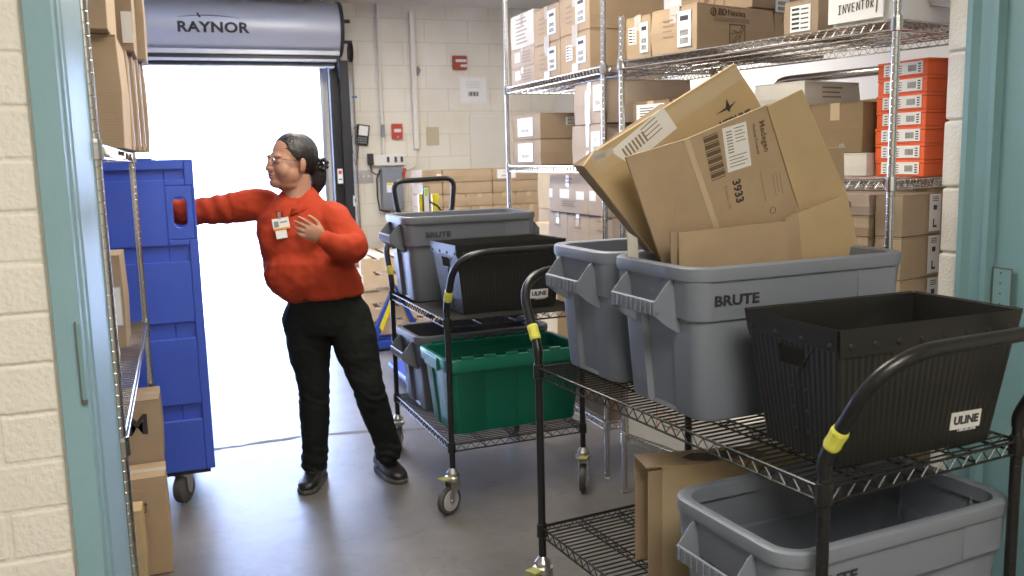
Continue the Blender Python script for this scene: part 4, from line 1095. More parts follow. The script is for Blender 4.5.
# green tote
gt = thing('storage_tote', 'green plastic tote with notched rim on the lower shelf of the middle cart', 'tote', onT(mT, .03, -.20, zb), MRZ + R(1))
b = MB(); rg = []; H = .345
def gsec(f): return .297 + .028 * f, .155 + .036 * f
for f, ins, dd in ((0, .012, 0), (.012, .002, .5), (.04, 0, 1), (.80, 0, 1), (.81, -.002, 0), (.96, -.002, 0), (.96, .004, 0), (.81, .004, 0), (.80, .008, 1), (.03, .01, 1)):
    sx, sy = gsec(f); rg.append(ring(sx - ins, sy - ins, .035, H * f + (.006 if f == .03 else 0), .006 * dd, .008 * dd))
b.loft(rg); smoothall(b.build('body', K['green'], gt), 30)
rr = []; sx, sy = gsec(.95)
for dx, z in ((-.006, H * .86), (.006, H * .84), (.016, H * .845), (.018, H - .006), (.015, H), (-.002, H), (-.006, H - .004)): rr.append(ring(sx + dx, sy + dx, .045, z))
b = MB(); n_ = len(rr[0]); vs = [v for q in rr for v in q]; fs = []
for i in range(len(rr)):
    j = (i + 1) % len(rr)
    for k in range(n_): fs.append((i * n_ + k, i * n_ + (k + 1) % n_, j * n_ + (k + 1) % n_, j * n_ + k))
b.add(vs, fs)
for s in (-1, 1):
    for k in range(6):
        x = -.27 + k * .104; b.box(x, x + .052, s * (sy + .008) - .010, s * (sy + .008) + .008, H - .002, H + .011)
smoothall(b.build('rim', K['green'], gt), 35)
for s in (-1, 1):
    b = MB(); b.box(s * (sx + .012) - .014, s * (sx + .012) + .014, -.09, .09, H - .06, H - .004); b.build('grip', K['green'], gt, bevel=.006)
b = MB()
for s in (-1, 1):
    for u in (-.19, .0, .19):
        sx0, sy0 = gsec(.04); sx1, sy1 = gsec(.78)
        b.prism([(-.006, 0), (.006, 0), (.006, 1), (-.006, 1)], 0, 1, Matrix(((.9, 0, 0, u), (0, (sy1 - sy0) * s, .004 * s, s * (sy0 - .006)), (0, H * .74, 0, H * .04), (0, 0, 0, 1))))
b.build('rib', K['green'], gt)
# thing peeking in green tote
b = MB(); b.box(-.07, .05, -.06, .05, 0, .16); o = b.build('packing_cardboard', K['card'], None, bevel=.004, loc=onT(mT, -.02, -.17, zb + .18), rotz=.4)
o.rotation_euler = (R(30), R(12), .5); o.location.z = zb + .13
tag(o, 'torn scrap of brown cardboard inside the green tote', 'cardboard')

# ================================================================== BLACK CORRUGATED BOXES
def corr_box(label, loc, rz, LX=.50, LY=.31, H=.30, num=True, paint=False):
    t = thing('corrugated_plastic_box', label, 'box', loc, rz)
    bx, by = LX / 2 - .04, LY / 2 - .035; hx, hy = LX / 2, LY / 2
    th = .004
    mt = [K['black'], K['paper']]
    def quadpanel(b, P, U, V, nu, holes=(), flute=True):
        """ruled panel from corner function; vertical flutes; holes in uv space"""
        pass
    def P(side, u, v):   # u -1..1 along the side, v 0..1 up
        X = bx + (hx - bx) * v; Y = by + (hy - by) * v
        return {'S': Vector((u * X, -Y, H * v)), 'N': Vector((-u * X, Y, H * v)), 'W': Vector((-X, -u * Y, H * v)), 'E': Vector((X, u * Y, H * v))}[side]
    NRM = {'S': Vector((0, -1, .12)), 'N': Vector((0, 1, .12)), 'W': Vector((-1, 0, .13)), 'E': Vector((1, 0, .13))}
    for side in 'SNWE':
        b = MB(); nf = 58 if side in 'SN' else 34; n = NRM[side].normalized()
        us = [-1 + 2 * k / nf for k in range(nf + 1)]
        vs_ = [0, .55, .66, .80, .86, 1.0]
        hole = None
        if side in 'WE': hole = (-.32, .32, 2, 3)   # grip slot between rows
        out = {}; inn = {}
        V = []; F = []
        for i, u in enumerate(us):
            for j, v in enumerate(vs_):
                q = .0011 * (i % 2)
                out[i, j] = len(V); V.append(P(side, u, v) + n * q); inn[i, j] = len(V); V.append(P(side, u, v) - n * th)
        def ishole(i, j): return hole and hole[2] <= j < hole[3] and us[i] > hole[0] - .02 and us[i + 1] < hole[1] + .02
        for i in range(nf):
            for j in range(len(vs_) - 1):
                if ishole(i, j): continue
                F.append((out[i, j], out[i + 1, j], out[i + 1, j + 1], out[i, j + 1])); F.append((inn[i, j], inn[i, j + 1], inn[i + 1, j + 1], inn[i + 1, j]))
                for (di, dj, a_, c_) in ((-1, 0, (i, j), (i, j + 1)), (1, 0, (i + 1, j + 1), (i + 1, j)), (0, -1, (i + 1, j), (i, j)), (0, 1, (i, j + 1), (i + 1, j + 1))):
                    ii, jj = i + di, j + dj
                    if ii < 0 or ii >= nf or jj < 0 or jj >= len(vs_) - 1 or ishole(ii, jj): F.append((out[a_], inn[a_], inn[c_], out[c_]))
        b.add(V, F); b.build('side_panel', K['black'], t)
        # folded-over band along the top, outside, with rivets
        b = MB(); v0 = .80 if side in 'SN' else .84
        a0, a1, a2, a3 = P(side, -1.0, v0), P(side, 1.0, v0), P(side, 1.0, 1), P(side, -1.0, 1)
        o0 = n * .002; o1 = n * .0055
        b.add([a0 + o0, a1 + o0, a2 + o0, a3 + o0, a0 + o1, a1 + o1, a2 + o1 + Vector((0, 0, .002)), a3 + o1 + Vector((0, 0, .002))], [(0, 3, 2, 1), (4, 5, 6, 7), (0, 1, 5, 4), (1, 2, 6, 5), (2, 3, 7, 6), (3, 0, 4, 7)])
        b.build('top_band', K['black'], t, bevel=.001)
        nr = 8 if side in 'SN' else 4
        for k in range(nr):
            u = -.88 + 1.76 * k / (nr - 1); c = P(side, u, .88) + n * .0055
            b = MB(); b.lathe([(.0072, 0), (.0075, .0012), (.005, .0026), (.002, .003)], 10, frame(c, n.cross(Vector((0, 0, 1))), Vector((0, 0, 1))) if False else Matrix.Translation(c) @ n.to_track_quat('Z', 'Y').to_matrix().to_4x4()); smoothall(b.build('rivet', K['blackin'], t), 50)
        if side in 'WE':   # riveted side seam
            b = MB()
            for v in (.18, .34, .50): 
                for u in (-.05, .28):
                    c = P(side, u, v) + n * .001; b.lathe([(.006, 0), (.006, .0015), (.003, .003)], 8, Matrix.Translation(c) @ n.to_track_quat('Z', 'Y').to_matrix().to_4x4())
            b.tube([P(side, .12, .04) + n * .002, P(side, .12, .62) + n * .002, P(side, .45, .80) + n * .002], .0018, 4)
            b.build('seam_rivets', K['blackin'], t)
    b = MB(); b.box(-bx + .002, bx - .002, -by + .002, by - .002, 0, .006); b.build('bottom', K['black'], t)
    # steel corner wire under the rim
    O = frame(P('S', .60, .20) + NRM['S'].normalized() * .0022, (1, 0, 0), (P('S', .6, 1) - P('S', .6, 0)))
    b = MB(); b.box(-.044, .044, -.019, .021, -.0006, .0012, O); b.build('brand_label', K['paper'], t)
    lettering(t, 'ULINE', .0265, K['ink'], O @ Matrix.Translation((0, .001, .0016)), bold=.0010, name='lettering')
    lettering(t, '1-800-295-5510', .0085, K['paper'], O @ Matrix.Translation((.006, -.023, .0004)), name='lettering')
    return t
UL = onT(fT, .020, -.452, zt)
corr_box('black corrugated plastic box at the near end of the front cart', UL, FRZ + R(-4.5), LX=.505, LY=.30, H=.302)
corr_box('black corrugated plastic box on top of the middle cart', onT(mT, -.015 + .02, -.24, zt), MRZ + R(3), LX=.52, LY=.31, H=.30)

# ================================================================== FLATTENED CARTONS IN THE FRONT TOTE
def slab(t, name, px, y_of, th, m, creases=(), wrinkle=0):
    """flat cardboard sheet: outline points lie on a leaning plane, given thickness"""
    pass
def sheet(label, O, poly, th, m='card', lips=True, name='flattened_carton'):
    """O: matrix of the sheet plane (x right, y up, z towards the viewer)"""
    t = thing(name, label, 'cardboard', O.to_translation()); t.matrix_world = O
    b = MB(); b.prism(poly, -th / 2 - .0001, th / 2)
    o = b.build('board', K[m], t, bevel=.0008)
    return t
def plane_at(px, py, y, rx, roll):
    p = at(px, py, y=y)
    return Matrix.Translation(p) @ Matrix.Rotation(R(roll), 4, 'Y') @ Matrix.Rotation(R(90 + rx), 4, 'X')
def poly_on(O, pts):
    """outline pixel corners measured on the photo brought onto the real leaning sheet plane"""
    out = []; n = O.to_3x3() @ Vector((0, 0, 1)); p0 = O.to_translation(); inv = O.inverted()
    for px, py in pts:
        d = at(px, py, y=1) - Vector((0, 0, CAMH)); s = (p0 - Vector((0, 0, CAMH))).dot(n) / d.dot(n)
        v = inv @ (Vector((0, 0, CAMH)) + d * s); out.append((v.x, v.y))
    return out
# back piece, medical supplier carton leaning to the left
O1 = plane_at(680, 160, 2.17, 4, 0)
P1 = poly_on(O1, [(583, 166), (593, 152), (733, 64), (752, 92), (790, 160), (800, 262), (700, 275), (668, 272)])
t1 = sheet('flattened tan carton tilted left behind the others, with a white label', O1, P1, .012, m='card4')
def onsheet(t, O, px, py, rot=0, dz=.0): 
    p = poly_on(O, [(px, py)])[0]; return Matrix.Translation((p[0], p[1], dz)) @ Matrix.Rotation(R(rot), 4, 'Z')
b = MB(); q = poly_on(O1, [(583, 166), (593, 186), (652, 262), (668, 272), (640, 262), (588, 186)])
# its left edge seen end-on: rough corrugated layers
e0, e1, e2, e3 = [Vector((x, y, 0)) for x, y in poly_on(O1, [(583, 166), (588, 182), (650, 266), (668, 268)])]
for k in range(4):
    b.add([e0 + Vector((0, 0, -.006 - k * .010)), e3 + Vector((0, 0, -.006 - k * .010)), e3 + Vector((-.004 * k, 0, -.012 - k * .010)), e0 + Vector((-.004 * k, .0, -.012 - k * .010)),
           e0 + Vector((.25, .16, -.006 - k * .010)), e3 + Vector((.25, .1, -.006 - k * .010)), e3 + Vector((.25, .1, -.012 - k * .010)), e0 + Vector((.25, .16, -.012 - k * .010))],
          [(0, 1, 2, 3), (7, 6, 5, 4), (0, 4, 5, 1), (1, 5, 6, 2), (2, 6, 7, 3), (3, 7, 4, 0)])
b.build('inner_layers', K['card2'], t1)
b = MB(); b.mi = 0
pt_ = poly_on(O1, [(609, 151), (662, 107), (676, 128), (630, 165)]); b.prism(pt_, .0062, .0068)
b.mi = 1
M_ = onsheet(t1, O1, 636, 141, 38, .0069)
for k in range(7): b.box(-.05 + k * .012, -.044 + k * .012, -.02, .012, 0, .0004, M_)
for k in range(4): b.box(.025, .08, -.02 + k * .012, -.017 + k * .012, 0, .0004, M_)
b.build('shipping_label', [K['paper'], K['inkg']], t1)
b = MB(); b.prism(poly_on(O1, [(588, 160), (735, 66), (742, 78), (598, 176)]), .0062, .0066); b.build('tape', K['tape'], t1)
b = MB(); b.prism(poly_on(O1, [(592, 158), (610, 147), (613, 152), (597, 163)]), .0067, .0071); b.prism(poly_on(O1, [(593, 150), (606, 151), (603, 158), (590, 160)]), .0067, .0071); b.build('tape_patch', K['tapew'], t1)
lettering(t1, 'MEDLINE', .026, K['ink'], onsheet(t1, O1, 734, 119, 21, .0066), name='print', bold=.0008)
b = MB(); M_ = onsheet(t1, O1, 727, 108, 21, .0066); b.prism([(-.045, -.003), (-.008, .004), (.002, .026), (.006, .004), (.03, .010), (.006, -.003), (.0, -.012), (-.006, -.003)], 0, .0004, M_); b.build('print', K['ink'], t1)
# main piece: big kraft panel leaning to the right
O2 = plane_at(730, 180, 2.055, 7, 0)
left = poly_on(O2, [(625, 157), (685, 139), (716, 228), (672, 262), (662, 264)])
midp = poly_on(O2, [(685, 139), (768, 104), (797, 213), (716, 228)])
right = poly_on(O2, [(765, 106), (800, 89), (846, 196), (798, 212)])
t2 = thing('flattened_carton', 'large flattened kraft carton with a barcode and number 3933', 'cardboard'); t2.matrix_world = O2
b = MB(); b.prism(left, -.004, .0035); b.build('flap', K['card'], t2, bevel=.001)
b = MB(); b.prism(poly_on(O2, [(683, 140), (768, 104), (798, 212), (785, 262), (690, 262), (668, 262)]), -.004, .004); b.build('panel', K['card'], t2, bevel=.001)
b = MB(); b.prism(right, .0045, .0095, Matrix.Rotation(R(0), 4, 'Y')); b.build('flap', K['card4'], t2, bevel=.001)
b = MB(); M_ = onsheet(t2, O2, 712, 157, 108 + 90 + 72, .0045)
# barcode block (bars run across the panel's length)
Mb = onsheet(t2, O2, 713, 157, 18, .0042)
for k in range(19): b.box(-.020, .024, .058 - k * .0066, .0605 - k * .0066 + .0022 * (k % 3), 0, .0004, Mb)
b.build('print', K['inkb'], t2)
b = MB(); M_ = onsheet(t2, O2, 736, 147, 14, .0042)
b.box(-.037, .037, -.060, .060, 0, .0006, M_); b.mi = 1
for k in range(8): b.box(-.028, -.01, .045 - k * .008, .0485 - k * .008, .0006, .001, M_)
for k in range(5): b.box(-.002, .030 - .006 * (k % 2), .05 - k * .009, .0525 - k * .009, .0006, .001, M_)
for k in range(4): b.box(-.028, .028 - .01 * (k % 2), -.022 - k * .009, -.0195 - k * .009, .0006, .001, M_)
b.build('shipping_label', [K['paper'], K['inkg']], t2)
lettering(t2, '3933', .034, K['ink'], onsheet(t2, O2, 737, 191, -72, .0043), name='print', bold=.0008)
lettering(t2, 'Medegen', .024, K['inkb'], onsheet(t2, O2, 763, 136, -72, .0043), name='print', bold=.0004)
lettering(t2, 'Medical Products', .012, K['inkb'], onsheet(t2, O2, 755, 139, -72, .0043), name='print')
lettering(t2, 'Quantity 100', .013, K['inkg'], onsheet(t2, O2, 727, 197, -72, .0043), name='print')
b = MB(); M_ = onsheet(t2, O2, 708, 202, -72, .0043)
for k in range(1): b.box(-0.035, 0.035 - .006 * (k % 2), -.0012 - k * .011, .0012 - k * .011, 0, .0004, M_)
b.build('print', K['inkg'], t2)
b = MB(); M_ = onsheet(t2, O2, 780, 182, -72, .0043)
for k in range(3): b.box(-0.032, 0.032 - .006 * (k % 2), -.0012 - k * .011, .0012 - k * .011, 0, .0004, M_)
b.build('print', K['inkg'], t2)
b = MB(); M_ = onsheet(t2, O2, 762, 186, -72, .0043)
for k in range(1): b.box(-0.045, 0.045 - .006 * (k % 2), -.0012 - k * .011, .0012 - k * .011, 0, .0004, M_)
b.build('print', K['inkg'], t2)
b = MB(); M_ = onsheet(t2, O2, 772, 210, 0, .0043); b.tube([M_ @ Vector((.009 * math.cos(a), .009 * math.sin(a), 0)) for a in [2 * PI * q / 14 for q in range(14)]], .0009, 4, closed=True); b.build('print', K['inkb'], t2)
b = MB(); b.prism(poly_on(O2, [(683, 140), (688, 138), (719, 227), (713, 229)]), .0044, .0048); b.build('crease_tape', K['tape'], t2)
# small folded piece standing in front
O3 = plane_at(730, 250, 1.985, 3, 0)
t3 = sheet('small folded kraft flap standing at the front of the front tote', O3, poly_on(O3, [(678, 233), (787, 221), (789, 300), (680, 305)]), .006)
b = MB(); b.prism(poly_on(O3, [(671, 232), (677, 231), (679, 300), (673, 301)]), -.008, -.003); b.build('board_edge', K['card2'], t3)
O4 = plane_at(820, 230, 2.02, 5, 0)
t4 = sheet('folded kraft carton end filling the right of the front tote', O4, poly_on(O4, [(784, 219), (797, 213), (846, 194), (862, 270), (870, 300), (784, 300)]), .010, m='card4')
b = MB(); b.prism(poly_on(O4, [(784, 219), (797, 213), (804, 300), (786, 300)]), .0052, .0060); b.build('crease', K['card'], t4)
O5 = plane_at(838, 180, 2.20, 2, 0)
t5 = sheet('strip of kraft cardboard standing upright behind the big flattened carton', O5, poly_on(O5, [(824, 148), (843, 147), (846, 290), (824, 290)]), .008)
b = MB(); b.prism(poly_on(O5, [(838, 145), (842, 143), (844, 148), (838, 148)]), .0045, .006); b.build('tape_patch', K['tapew'], t5)
O6 = plane_at(625, 245, 2.13, 3, 0)
t6 = sheet('narrow pale strip of board at the left end of the front tote', O6, poly_on(O6, [(627, 232), (637, 238), (641, 300), (630, 300)]), .006, m='cardw')

# ================================================================== OPEN CARTON UNDER THE FRONT CART
oc = thing('open_cardboard_box', 'battered tan cardboard box standing open-ended on the lower shelf of the front cart', 'box', onT(fT, -.165, .155, zb), FRZ + R(-16))
h, w_, d_ = .33, .50, .12
b = MB(); th = .005
b.box(0, w_, -d_ / 2, -d_ / 2 + th, 0, h); b.box(0, w_, d_ / 2 - th, d_ / 2, 0, h); b.box(0, w_, -d_ / 2 + th, d_ / 2 - th, 0, th); b.box(w_ - th, w_, -d_ / 2 + th, d_ / 2 - th, th, h)
b.build('walls', K['card4'], oc, bevel=.002)
b = MB(); b.box(.0, w_, -d_ / 2, d_ / 2, h - .001, h + .004); b.build('top_panel', K['card4'], oc, bevel=.001)
b = MB(); b.box(-.045, .0, -d_ / 2 + .002, -d_ / 2 + .006, .01, h - .005, Matrix.Rotation(R(14), 4, 'Z') @ Matrix.Translation((-.012, 0.004, 0))); b.build('side_flap', K['card'], oc, bevel=.001)
b = MB(); b.box(-.05, .0, d_ / 2 - .006, d_ / 2 - .002, .01, h - .005, Matrix.Rotation(R(-10), 4, 'Z')); b.build('side_flap', K['card'], oc, bevel=.001)
b = MB(); b.box(-.045, .01, -d_ / 2 + .003, d_ / 2 - .003, h + .002, h + .006, Matrix.Translation((0, 0, 0)) @ Matrix.Rotation(R(0), 4, 'Y')); b.build('end_flap', K['card'], oc, bevel=.001)
b = MB(); random.seed(2)
b.prism([(.10 + .0, -.03), (.14, -.045), (.22, -.04), (.28, -.05), (.33, -.02), (.31, .02), (.24, .035), (.17, .02), (.12, .03), (.08, .0)], h + .0041, h + .0046)
b.build('stain', mat('dark_stain', (.13, .09, .055), rough=.8, noise=.4, nscale=30), oc)
b = MB(); b.box(.0, .05, -d_ / 2 - .0008, -d_ / 2 + .0005, .01, h - .01); b.build('tape', K['tape'], oc)

# ================================================================== BLUE BIN CART
bn = thing('bin_cart', 'tall blue plastic bin on casters at the left, open toward the woman', 'bin', (-.375, 4.36, 0))
bx0, bx1, by0, by1, z0, z1 = -.415, .420, -.295, .295, .162, 1.53
def P_(x): return x
b = MB()
zs_b = [(1.445, 1.488), (1.095, 1.165), (.760, .830), (.395, .465)]
hole = (.332, .378, 1.240, 1.372)      # x0,x1,z0,z1 relative
T = .022
rect = []
# back sheet with stadium hole: ring of the cell around it
cx0, cx1, cz0, cz1 = .30, .408, 1.19, 1.42
def wall_cells(y0, y1, xa, xb, za, zb): b.box(xa, xb, y0, y1, za, zb)
ya, yb = by0, by0 + .05
b.box(bx0, cx0, ya + .016, yb, z0, z1); b.box(cx1, bx1, ya + .016, yb, z0, z1); b.box(cx0, cx1, ya + .016, yb, z0, cz0); b.box(cx0, cx1, ya + .016, yb, cz1, z1)
# outer raised skin between the recessed bands
xr = .352
b.box(xr + .03, bx1, ya, ya + .018, z0, cz0); b.box(xr + .03, bx1, ya, ya + .018, cz1, z1); b.box(cx1, bx1, ya, ya + .018, cz0, cz1)
zz = [z0] + [q for p in sorted(zs_b) for q in p] + [z1]
for k in range(0, len(zz), 2):
    za, zb_ = zz[k], zz[k + 1]
    if za > 1.1 and zb_ < 1.45:
        b.box(bx0, cx0, ya, ya + .018, za, zb_); b.box(cx0, xr + .03, ya, ya + .018, za, cz0); b.box(cx0, xr + .03, ya, ya + .018, cz1, zb_)
    else: b.box(bx0, xr + .03, ya, ya + .018, za, zb_)
# the cell with the stadium-shaped hand hole
N = 32; hx_, hz_ = (hole[0] + hole[1]) / 2, (hole[2] + hole[3]) / 2; rr_ = .027; hh = .066 - rr_
def ringpts(y, outer):
    out = []
    for k in range(N):
        a = 2 * PI * k / N + 1e-6; c_, s_ = math.cos(a), math.sin(a)
        if outer:
            q = 1 / max(abs(c_), abs(s_)); x = (cx0 + cx1) / 2 + c_ * q * (cx1 - cx0) / 2; z = (cz0 + cz1) / 2 + s_ * q * (cz1 - cz0) / 2
        else: x = hx_ + rr_ * c_; z = hz_ + rr_ * s_ + (hh if s_ > 0 else -hh)
        out.append(Vector((x, y, z)))
    return out
r0, r1, r2, r3 = ringpts(ya, 1), ringpts(ya, 0), ringpts(yb, 0), ringpts(yb, 1)
vs = r0 + r1 + r2 + r3; fs = []
for i in range(4):
    j = (i + 1) % 4
    for k in range(N): fs.append((i * N + k, j * N + k, j * N + (k + 1) % N, i * N + (k + 1) % N))
b.add(vs, fs)
b.build('side_panel', K['blue'], bn, bevel=.004)
b = MB(); b.box(bx0, bx1, by1 - .05, by1, z0, z1); b.build('side_panel', K['blue'], bn, bevel=.006)
b = MB(); b.box(bx0, bx0 + .04, by0 + .05, by1 - .05, z0, z1); b.build('back_panel', K['blue'], bn, bevel=.004)
b = MB(); b.box(bx0, bx1 - .03, by0 + .05, by1 - .05, z0, z0 + .05); b.build('floor_panel', K['blue'], bn, bevel=.004)
b = MB(); b.box(bx0, bx0 + .30, by0 + .02, by1 - .02, z1 - .002, z1 + .006); b.box(bx1 - .42, bx1 - .16, by0 + .0, by1 - .02, z1 - .003, z1 + .008); b.build('top_rim', K['blue'], bn, bevel=.003)
b = MB(); b.box(bx0 + .04, bx1 - .12, by0 + .05, by1 - .05, .80, .82); b.build('inner_shelf', K['blue'], bn, bevel=.003)
b = MB(); b.box(bx0 + .05, bx1 - .02, by0 + .02, by1 - .02, z0 - .022, z0 - .0); b.build('chassis', K['steelblk'], bn, bevel=.002)
for (x, y, a) in ((.285, -.225, 62), (.29, .235, 60), (-.32, -.23, 80), (-.32, .23, 90)):
    c = bpy.data.objects.new('caster', None); COL.objects.link(c); c.parent = bn; c.location = (x, y, 0); c.rotation_euler.z = R(a)
    f = MB(); f.lathe([(.04, .128), (.04, .14)], 14)
    for s in (-1, 1): f.prism([(.03, .128), (-.03, .128), (-.028, .07), (-.012, .045), (.005, .045), (.02, .08)], s * .028 - .002, s * .028 + .002, frame((0, 0, 0), (1, 0, 0), (0, 0, 1)))
    f.tube([(-.01, -.032, .070), (-.01, .032, .070)], .008, 8); f.build('fork', K['chromed'], c)
    f = MB(); f.lathe([(.01, -.022), (.05, -.022), (.060, -.016), (.0625, 0), (.060, .016), (.05, .022), (.01, .022)], 24, Matrix.Translation((-.01, 0, .0705)) @ Matrix.Rotation(PI / 2, 4, 'X') @ Matrix.Scale(1.11, 4)); smoothall(f.build('wheel', K['rubber'], c), 40)
# ================================================================== PERSON
def remesh(b_list, voxel, smooth_it, name, m, parent, noise=0, nsize=.05, postsmooth=.5):
    """fuse the overlapping closed volumes in one builder into a single continuous surface"""
    me = b_list.mesh(name, m, True); o = bpy.data.objects.new(name, me); COL.objects.link(o)
    md = o.modifiers.new('r', 'REMESH'); md.mode = 'VOXEL'; md.voxel_size = voxel; md.use_smooth_shade = True
    sm = o.modifiers.new('s', 'SMOOTH'); sm.iterations = smooth_it; sm.factor = postsmooth
    bpy.context.view_layer.update()
    dg = bpy.context.evaluated_depsgraph_get()
    me2 = bpy.data.meshes.new_from_object(o.evaluated_get(dg)); me2.name = name
    o.modifiers.clear(); o.data = me2; bpy.data.meshes.remove(me)
    me2.materials.clear(); me2.materials.append(m)
    me2.polygons.foreach_set('use_smooth', [True] * len(me2.polygons))
    if parent: o.parent = parent
    return o
from mathutils import noise as mnoise
def wrinkle(o, f):
    me = o.data; me.update()
    nrm = [v.normal.copy() for v in me.vertices]
    for v, n in zip(me.vertices, nrm): v.co = v.co + n * f(v.co)
    me.update()
def limb(b, pts, radii, n=18, flat=None, capends=True):
    """smooth tapered limb through pts; rounded ends"""
    P = [Vector(p) for p in pts]; q = []; r_ = []
    for i in range(len(P) - 1):
        p0 = P[max(i - 1, 0)]; p1 = P[i]; p2 = P[i + 1]; p3 = P[min(i + 2, len(P) - 1)]
        ra, rb = radii[i], radii[i + 1]
        for k in range(6):
            t = k / 6; t2 = t * t; t3 = t2 * t
            q.append(.5 * ((2 * p1) + (p2 - p0) * t + (2 * p0 - 5 * p1 + 4 * p2 - p3) * t2 + (3 * p1 - p0 - 3 * p2 + p3) * t3))
            s = t * t * (3 - 2 * t)
            if isinstance(ra, tuple): r_.append((ra[0] * (1 - s) + rb[0] * s, ra[1] * (1 - s) + rb[1] * s))
            else: r_.append(ra * (1 - s) + rb * s)
    q.append(P[-1]); r_.append(radii[-1])
    b.tube(q, r_, n, flat=flat)
    if capends:
        for i in (0, -1):
            rr = r_[i] if not isinstance(r_[i], tuple) else min(r_[i]); b.ell(q[i], (rr, rr, rr), 12, 8)

person = thing('person', 'woman in a red long-sleeved polo shirt and black trousers reaching into the blue bin', 'person', (.62, 4.1, 0))
def build_person():
    FD = Vector((-.50, -.866, 0)); LT = Vector((.866, -.50, 0)); UP = Vector((0, 0, 1))
    off = person.location.copy()
    IV = Matrix.Translation(-off)
    # ---- landmarks
    neck = at(297, 199, y=4.11); chest = at(299, 232, y=4.10); belly = at(309, 266, y=4.09); hem = at(321, 292, y=4.09); pel = at(326, 306, y=4.09)
    def body_ring(c, a, d, rot=0, sq=1.0, n=36, tilt=0):
        out = []
        for k in range(n):
            t = 2 * PI * k / n; x = math.cos(t); y = math.sin(t)
            x = math.copysign(abs(x) ** sq, x); y = math.copysign(abs(y) ** sq, y)
            p = c + LT * (a * x) + FD * (d * y) + UP * (tilt * x)
            out.append(p)
        return out
    shR = Vector((.300, 4.20, 1.318)); elR = Vector((.035, 4.27, 1.300)); wrR = Vector((-.165, 4.33, 1.31))
    shL = at(332, 218, y=4.02); elL = at(349, 246, y=3.88); wrL = at(325, 239, y=3.765)
    # ================= shirt
    b = MB()
    S = [(neck + Vector((.01, 0, .042)), .056, .050, 1), (neck + Vector((0.005, 0, .012)), .092, .066, 1), (at(297, 204, y=4.10), .150, .085, .95), (at(297, 217, y=4.10), .182, .118, .9),
         (chest, .190, .146, .9), (at(303, 250, y=4.09), .192, .150, .9), (belly, .205, .165, .9), (at(316, 281, y=4.09), .205, .168, .92), (hem, .198, .160, .92), (hem + Vector((.006, 0, -.018)), .190, .150, .92)]
    b.loft([body_ring(c, a, d, sq=s) for c, a, d, s in S])
    # bust and belly softness
    b.ell(chest + FD * .055 + LT * .075 + UP * -.03, (.095, .095, .10)); b.ell(chest + FD * .055 - LT * .070 + UP * -.03, (.095, .095, .10))
    b.ell(belly + FD * .04 + UP * -.02, (.185, .145, .15))
    # sleeves
    limb(b, [shR + Vector((.05, 0, -.01)), shR, shR.lerp(elR, .5) + Vector((0, 0, -.004)), elR, elR.lerp(wrR, .5), wrR], [.078, .076, .066, .060, .054, .044])
    limb(b, [shL - LT * .05, shL, shL.lerp(elL, .5) + LT * .008, elL + Vector((.01, 0, -.005)), elL.lerp(wrL, .45) + Vector((0, -.01, -.018)), wrL], [.074, .076, .078, .074, .056, .040])
    shirt = remesh(b, .0075, 6, 'shirt', K['shirt'], person)
    for v in shirt.data.vertices: v.co = IV @ v.co
    def wf(co):
        p = co * 1.0
        w = mnoise.noise(Vector((p.x * 7 + p.z * 9, p.y * 8, p.z * 12 - p.x * 5))) * .0075 + (1 - abs(mnoise.noise(Vector((p.x * 6 + p.z * 4 + 9, p.y * 6, p.z * 9 - p.x * 6)))) * 4) * .0015 + mnoise.noise(Vector((p.x * 24, p.y * 24, p.z * 34 + p.x * 14))) * .0026
        hemz = 1.0 - abs((p.z - .93) / .12)
        if hemz > 0: w += hemz * .003 * math.sin(p.x * 60 + p.z * 25 + 3 * mnoise.noise(p * 5))
        if p.x < -.42: w += .003 * math.sin(p.x * 95 + p.z * 30)
        return w
    wrinkle(shirt, wf)
    # collar: two folded leaves around the neck opening
    cb = MB(); nc = neck + UP * .030 + Vector((.004, 0, 0))
    def cpt(a, r_, z): return nc + (FD * math.cos(a) * .95 + LT * math.sin(a)) * r_ + UP * z
    for s in (-1, 1):
        ins = []; outs = []; low = []
        for k in range(13):
            t = k / 12; a = s * (.12 + (PI - .12) * t)
            open_ = (1 - t) ** 2
            ins.append(cpt(a, .060 + .004 * open_, .030 - .075 * open_)); outs.append(cpt(a, .072 + .012 * open_, .026 - .068 * open_))
            low.append(cpt(a, .108 + .036 * open_, -.024 - .070 * open_))
        vs = ins + outs + low + [p + UP * -.004 - FD * .003 for p in low] ; n_ = 13; fs = []
        for i in range(12):
            for j in range(3): fs.append((j * n_ + i, j * n_ + i + 1, (j + 1) * n_ + i + 1, (j + 1) * n_ + i) if s > 0 else (j * n_ + i, (j + 1) * n_ + i, (j + 1) * n_ + i + 1, j * n_ + i + 1))
        cb.add([IV @ v for v in vs], fs)
    co = cb.build('collar', K['shirt'], person, smooth=True)
    so = co.modifiers.new('t', 'SOLIDIFY'); so.thickness = .004; so.offset = 1
    # placket
    # ================= trousers
    b = MB()
    b.loft([body_ring(hem + Vector((0, 0, .03)), .170, .130), body_ring(pel, .178, .138), body_ring(pel + Vector((.0, 0, -.07)), .180, .140), body_ring(pel + Vector((0, 0, -.12)), .15, .12)])
    hR = at(306, 318, y=4.13); kR = at(314, 392, y=4.10); aR = at(315, 452, y=4.13); fR = at(314, 462, y=4.13)
    hL = at(348, 318, y=4.05); kL = at(369, 390, y=4.00); aL = at(386, 440, y=4.05); fL = at(388, 452, y=4.05)
    limb(b, [hR, hR.lerp(kR, .35), hR.lerp(kR, .75), kR, kR.lerp(aR, .4), aR, fR], [.112, .102, .080, .072, .070, .060, .062])
    limb(b, [hL, hL.lerp(kL, .35), hL.lerp(kL, .75), kL, kL.lerp(aL, .4), aL, fL], [.112, .104, .083, .074, .071, .062, .064])
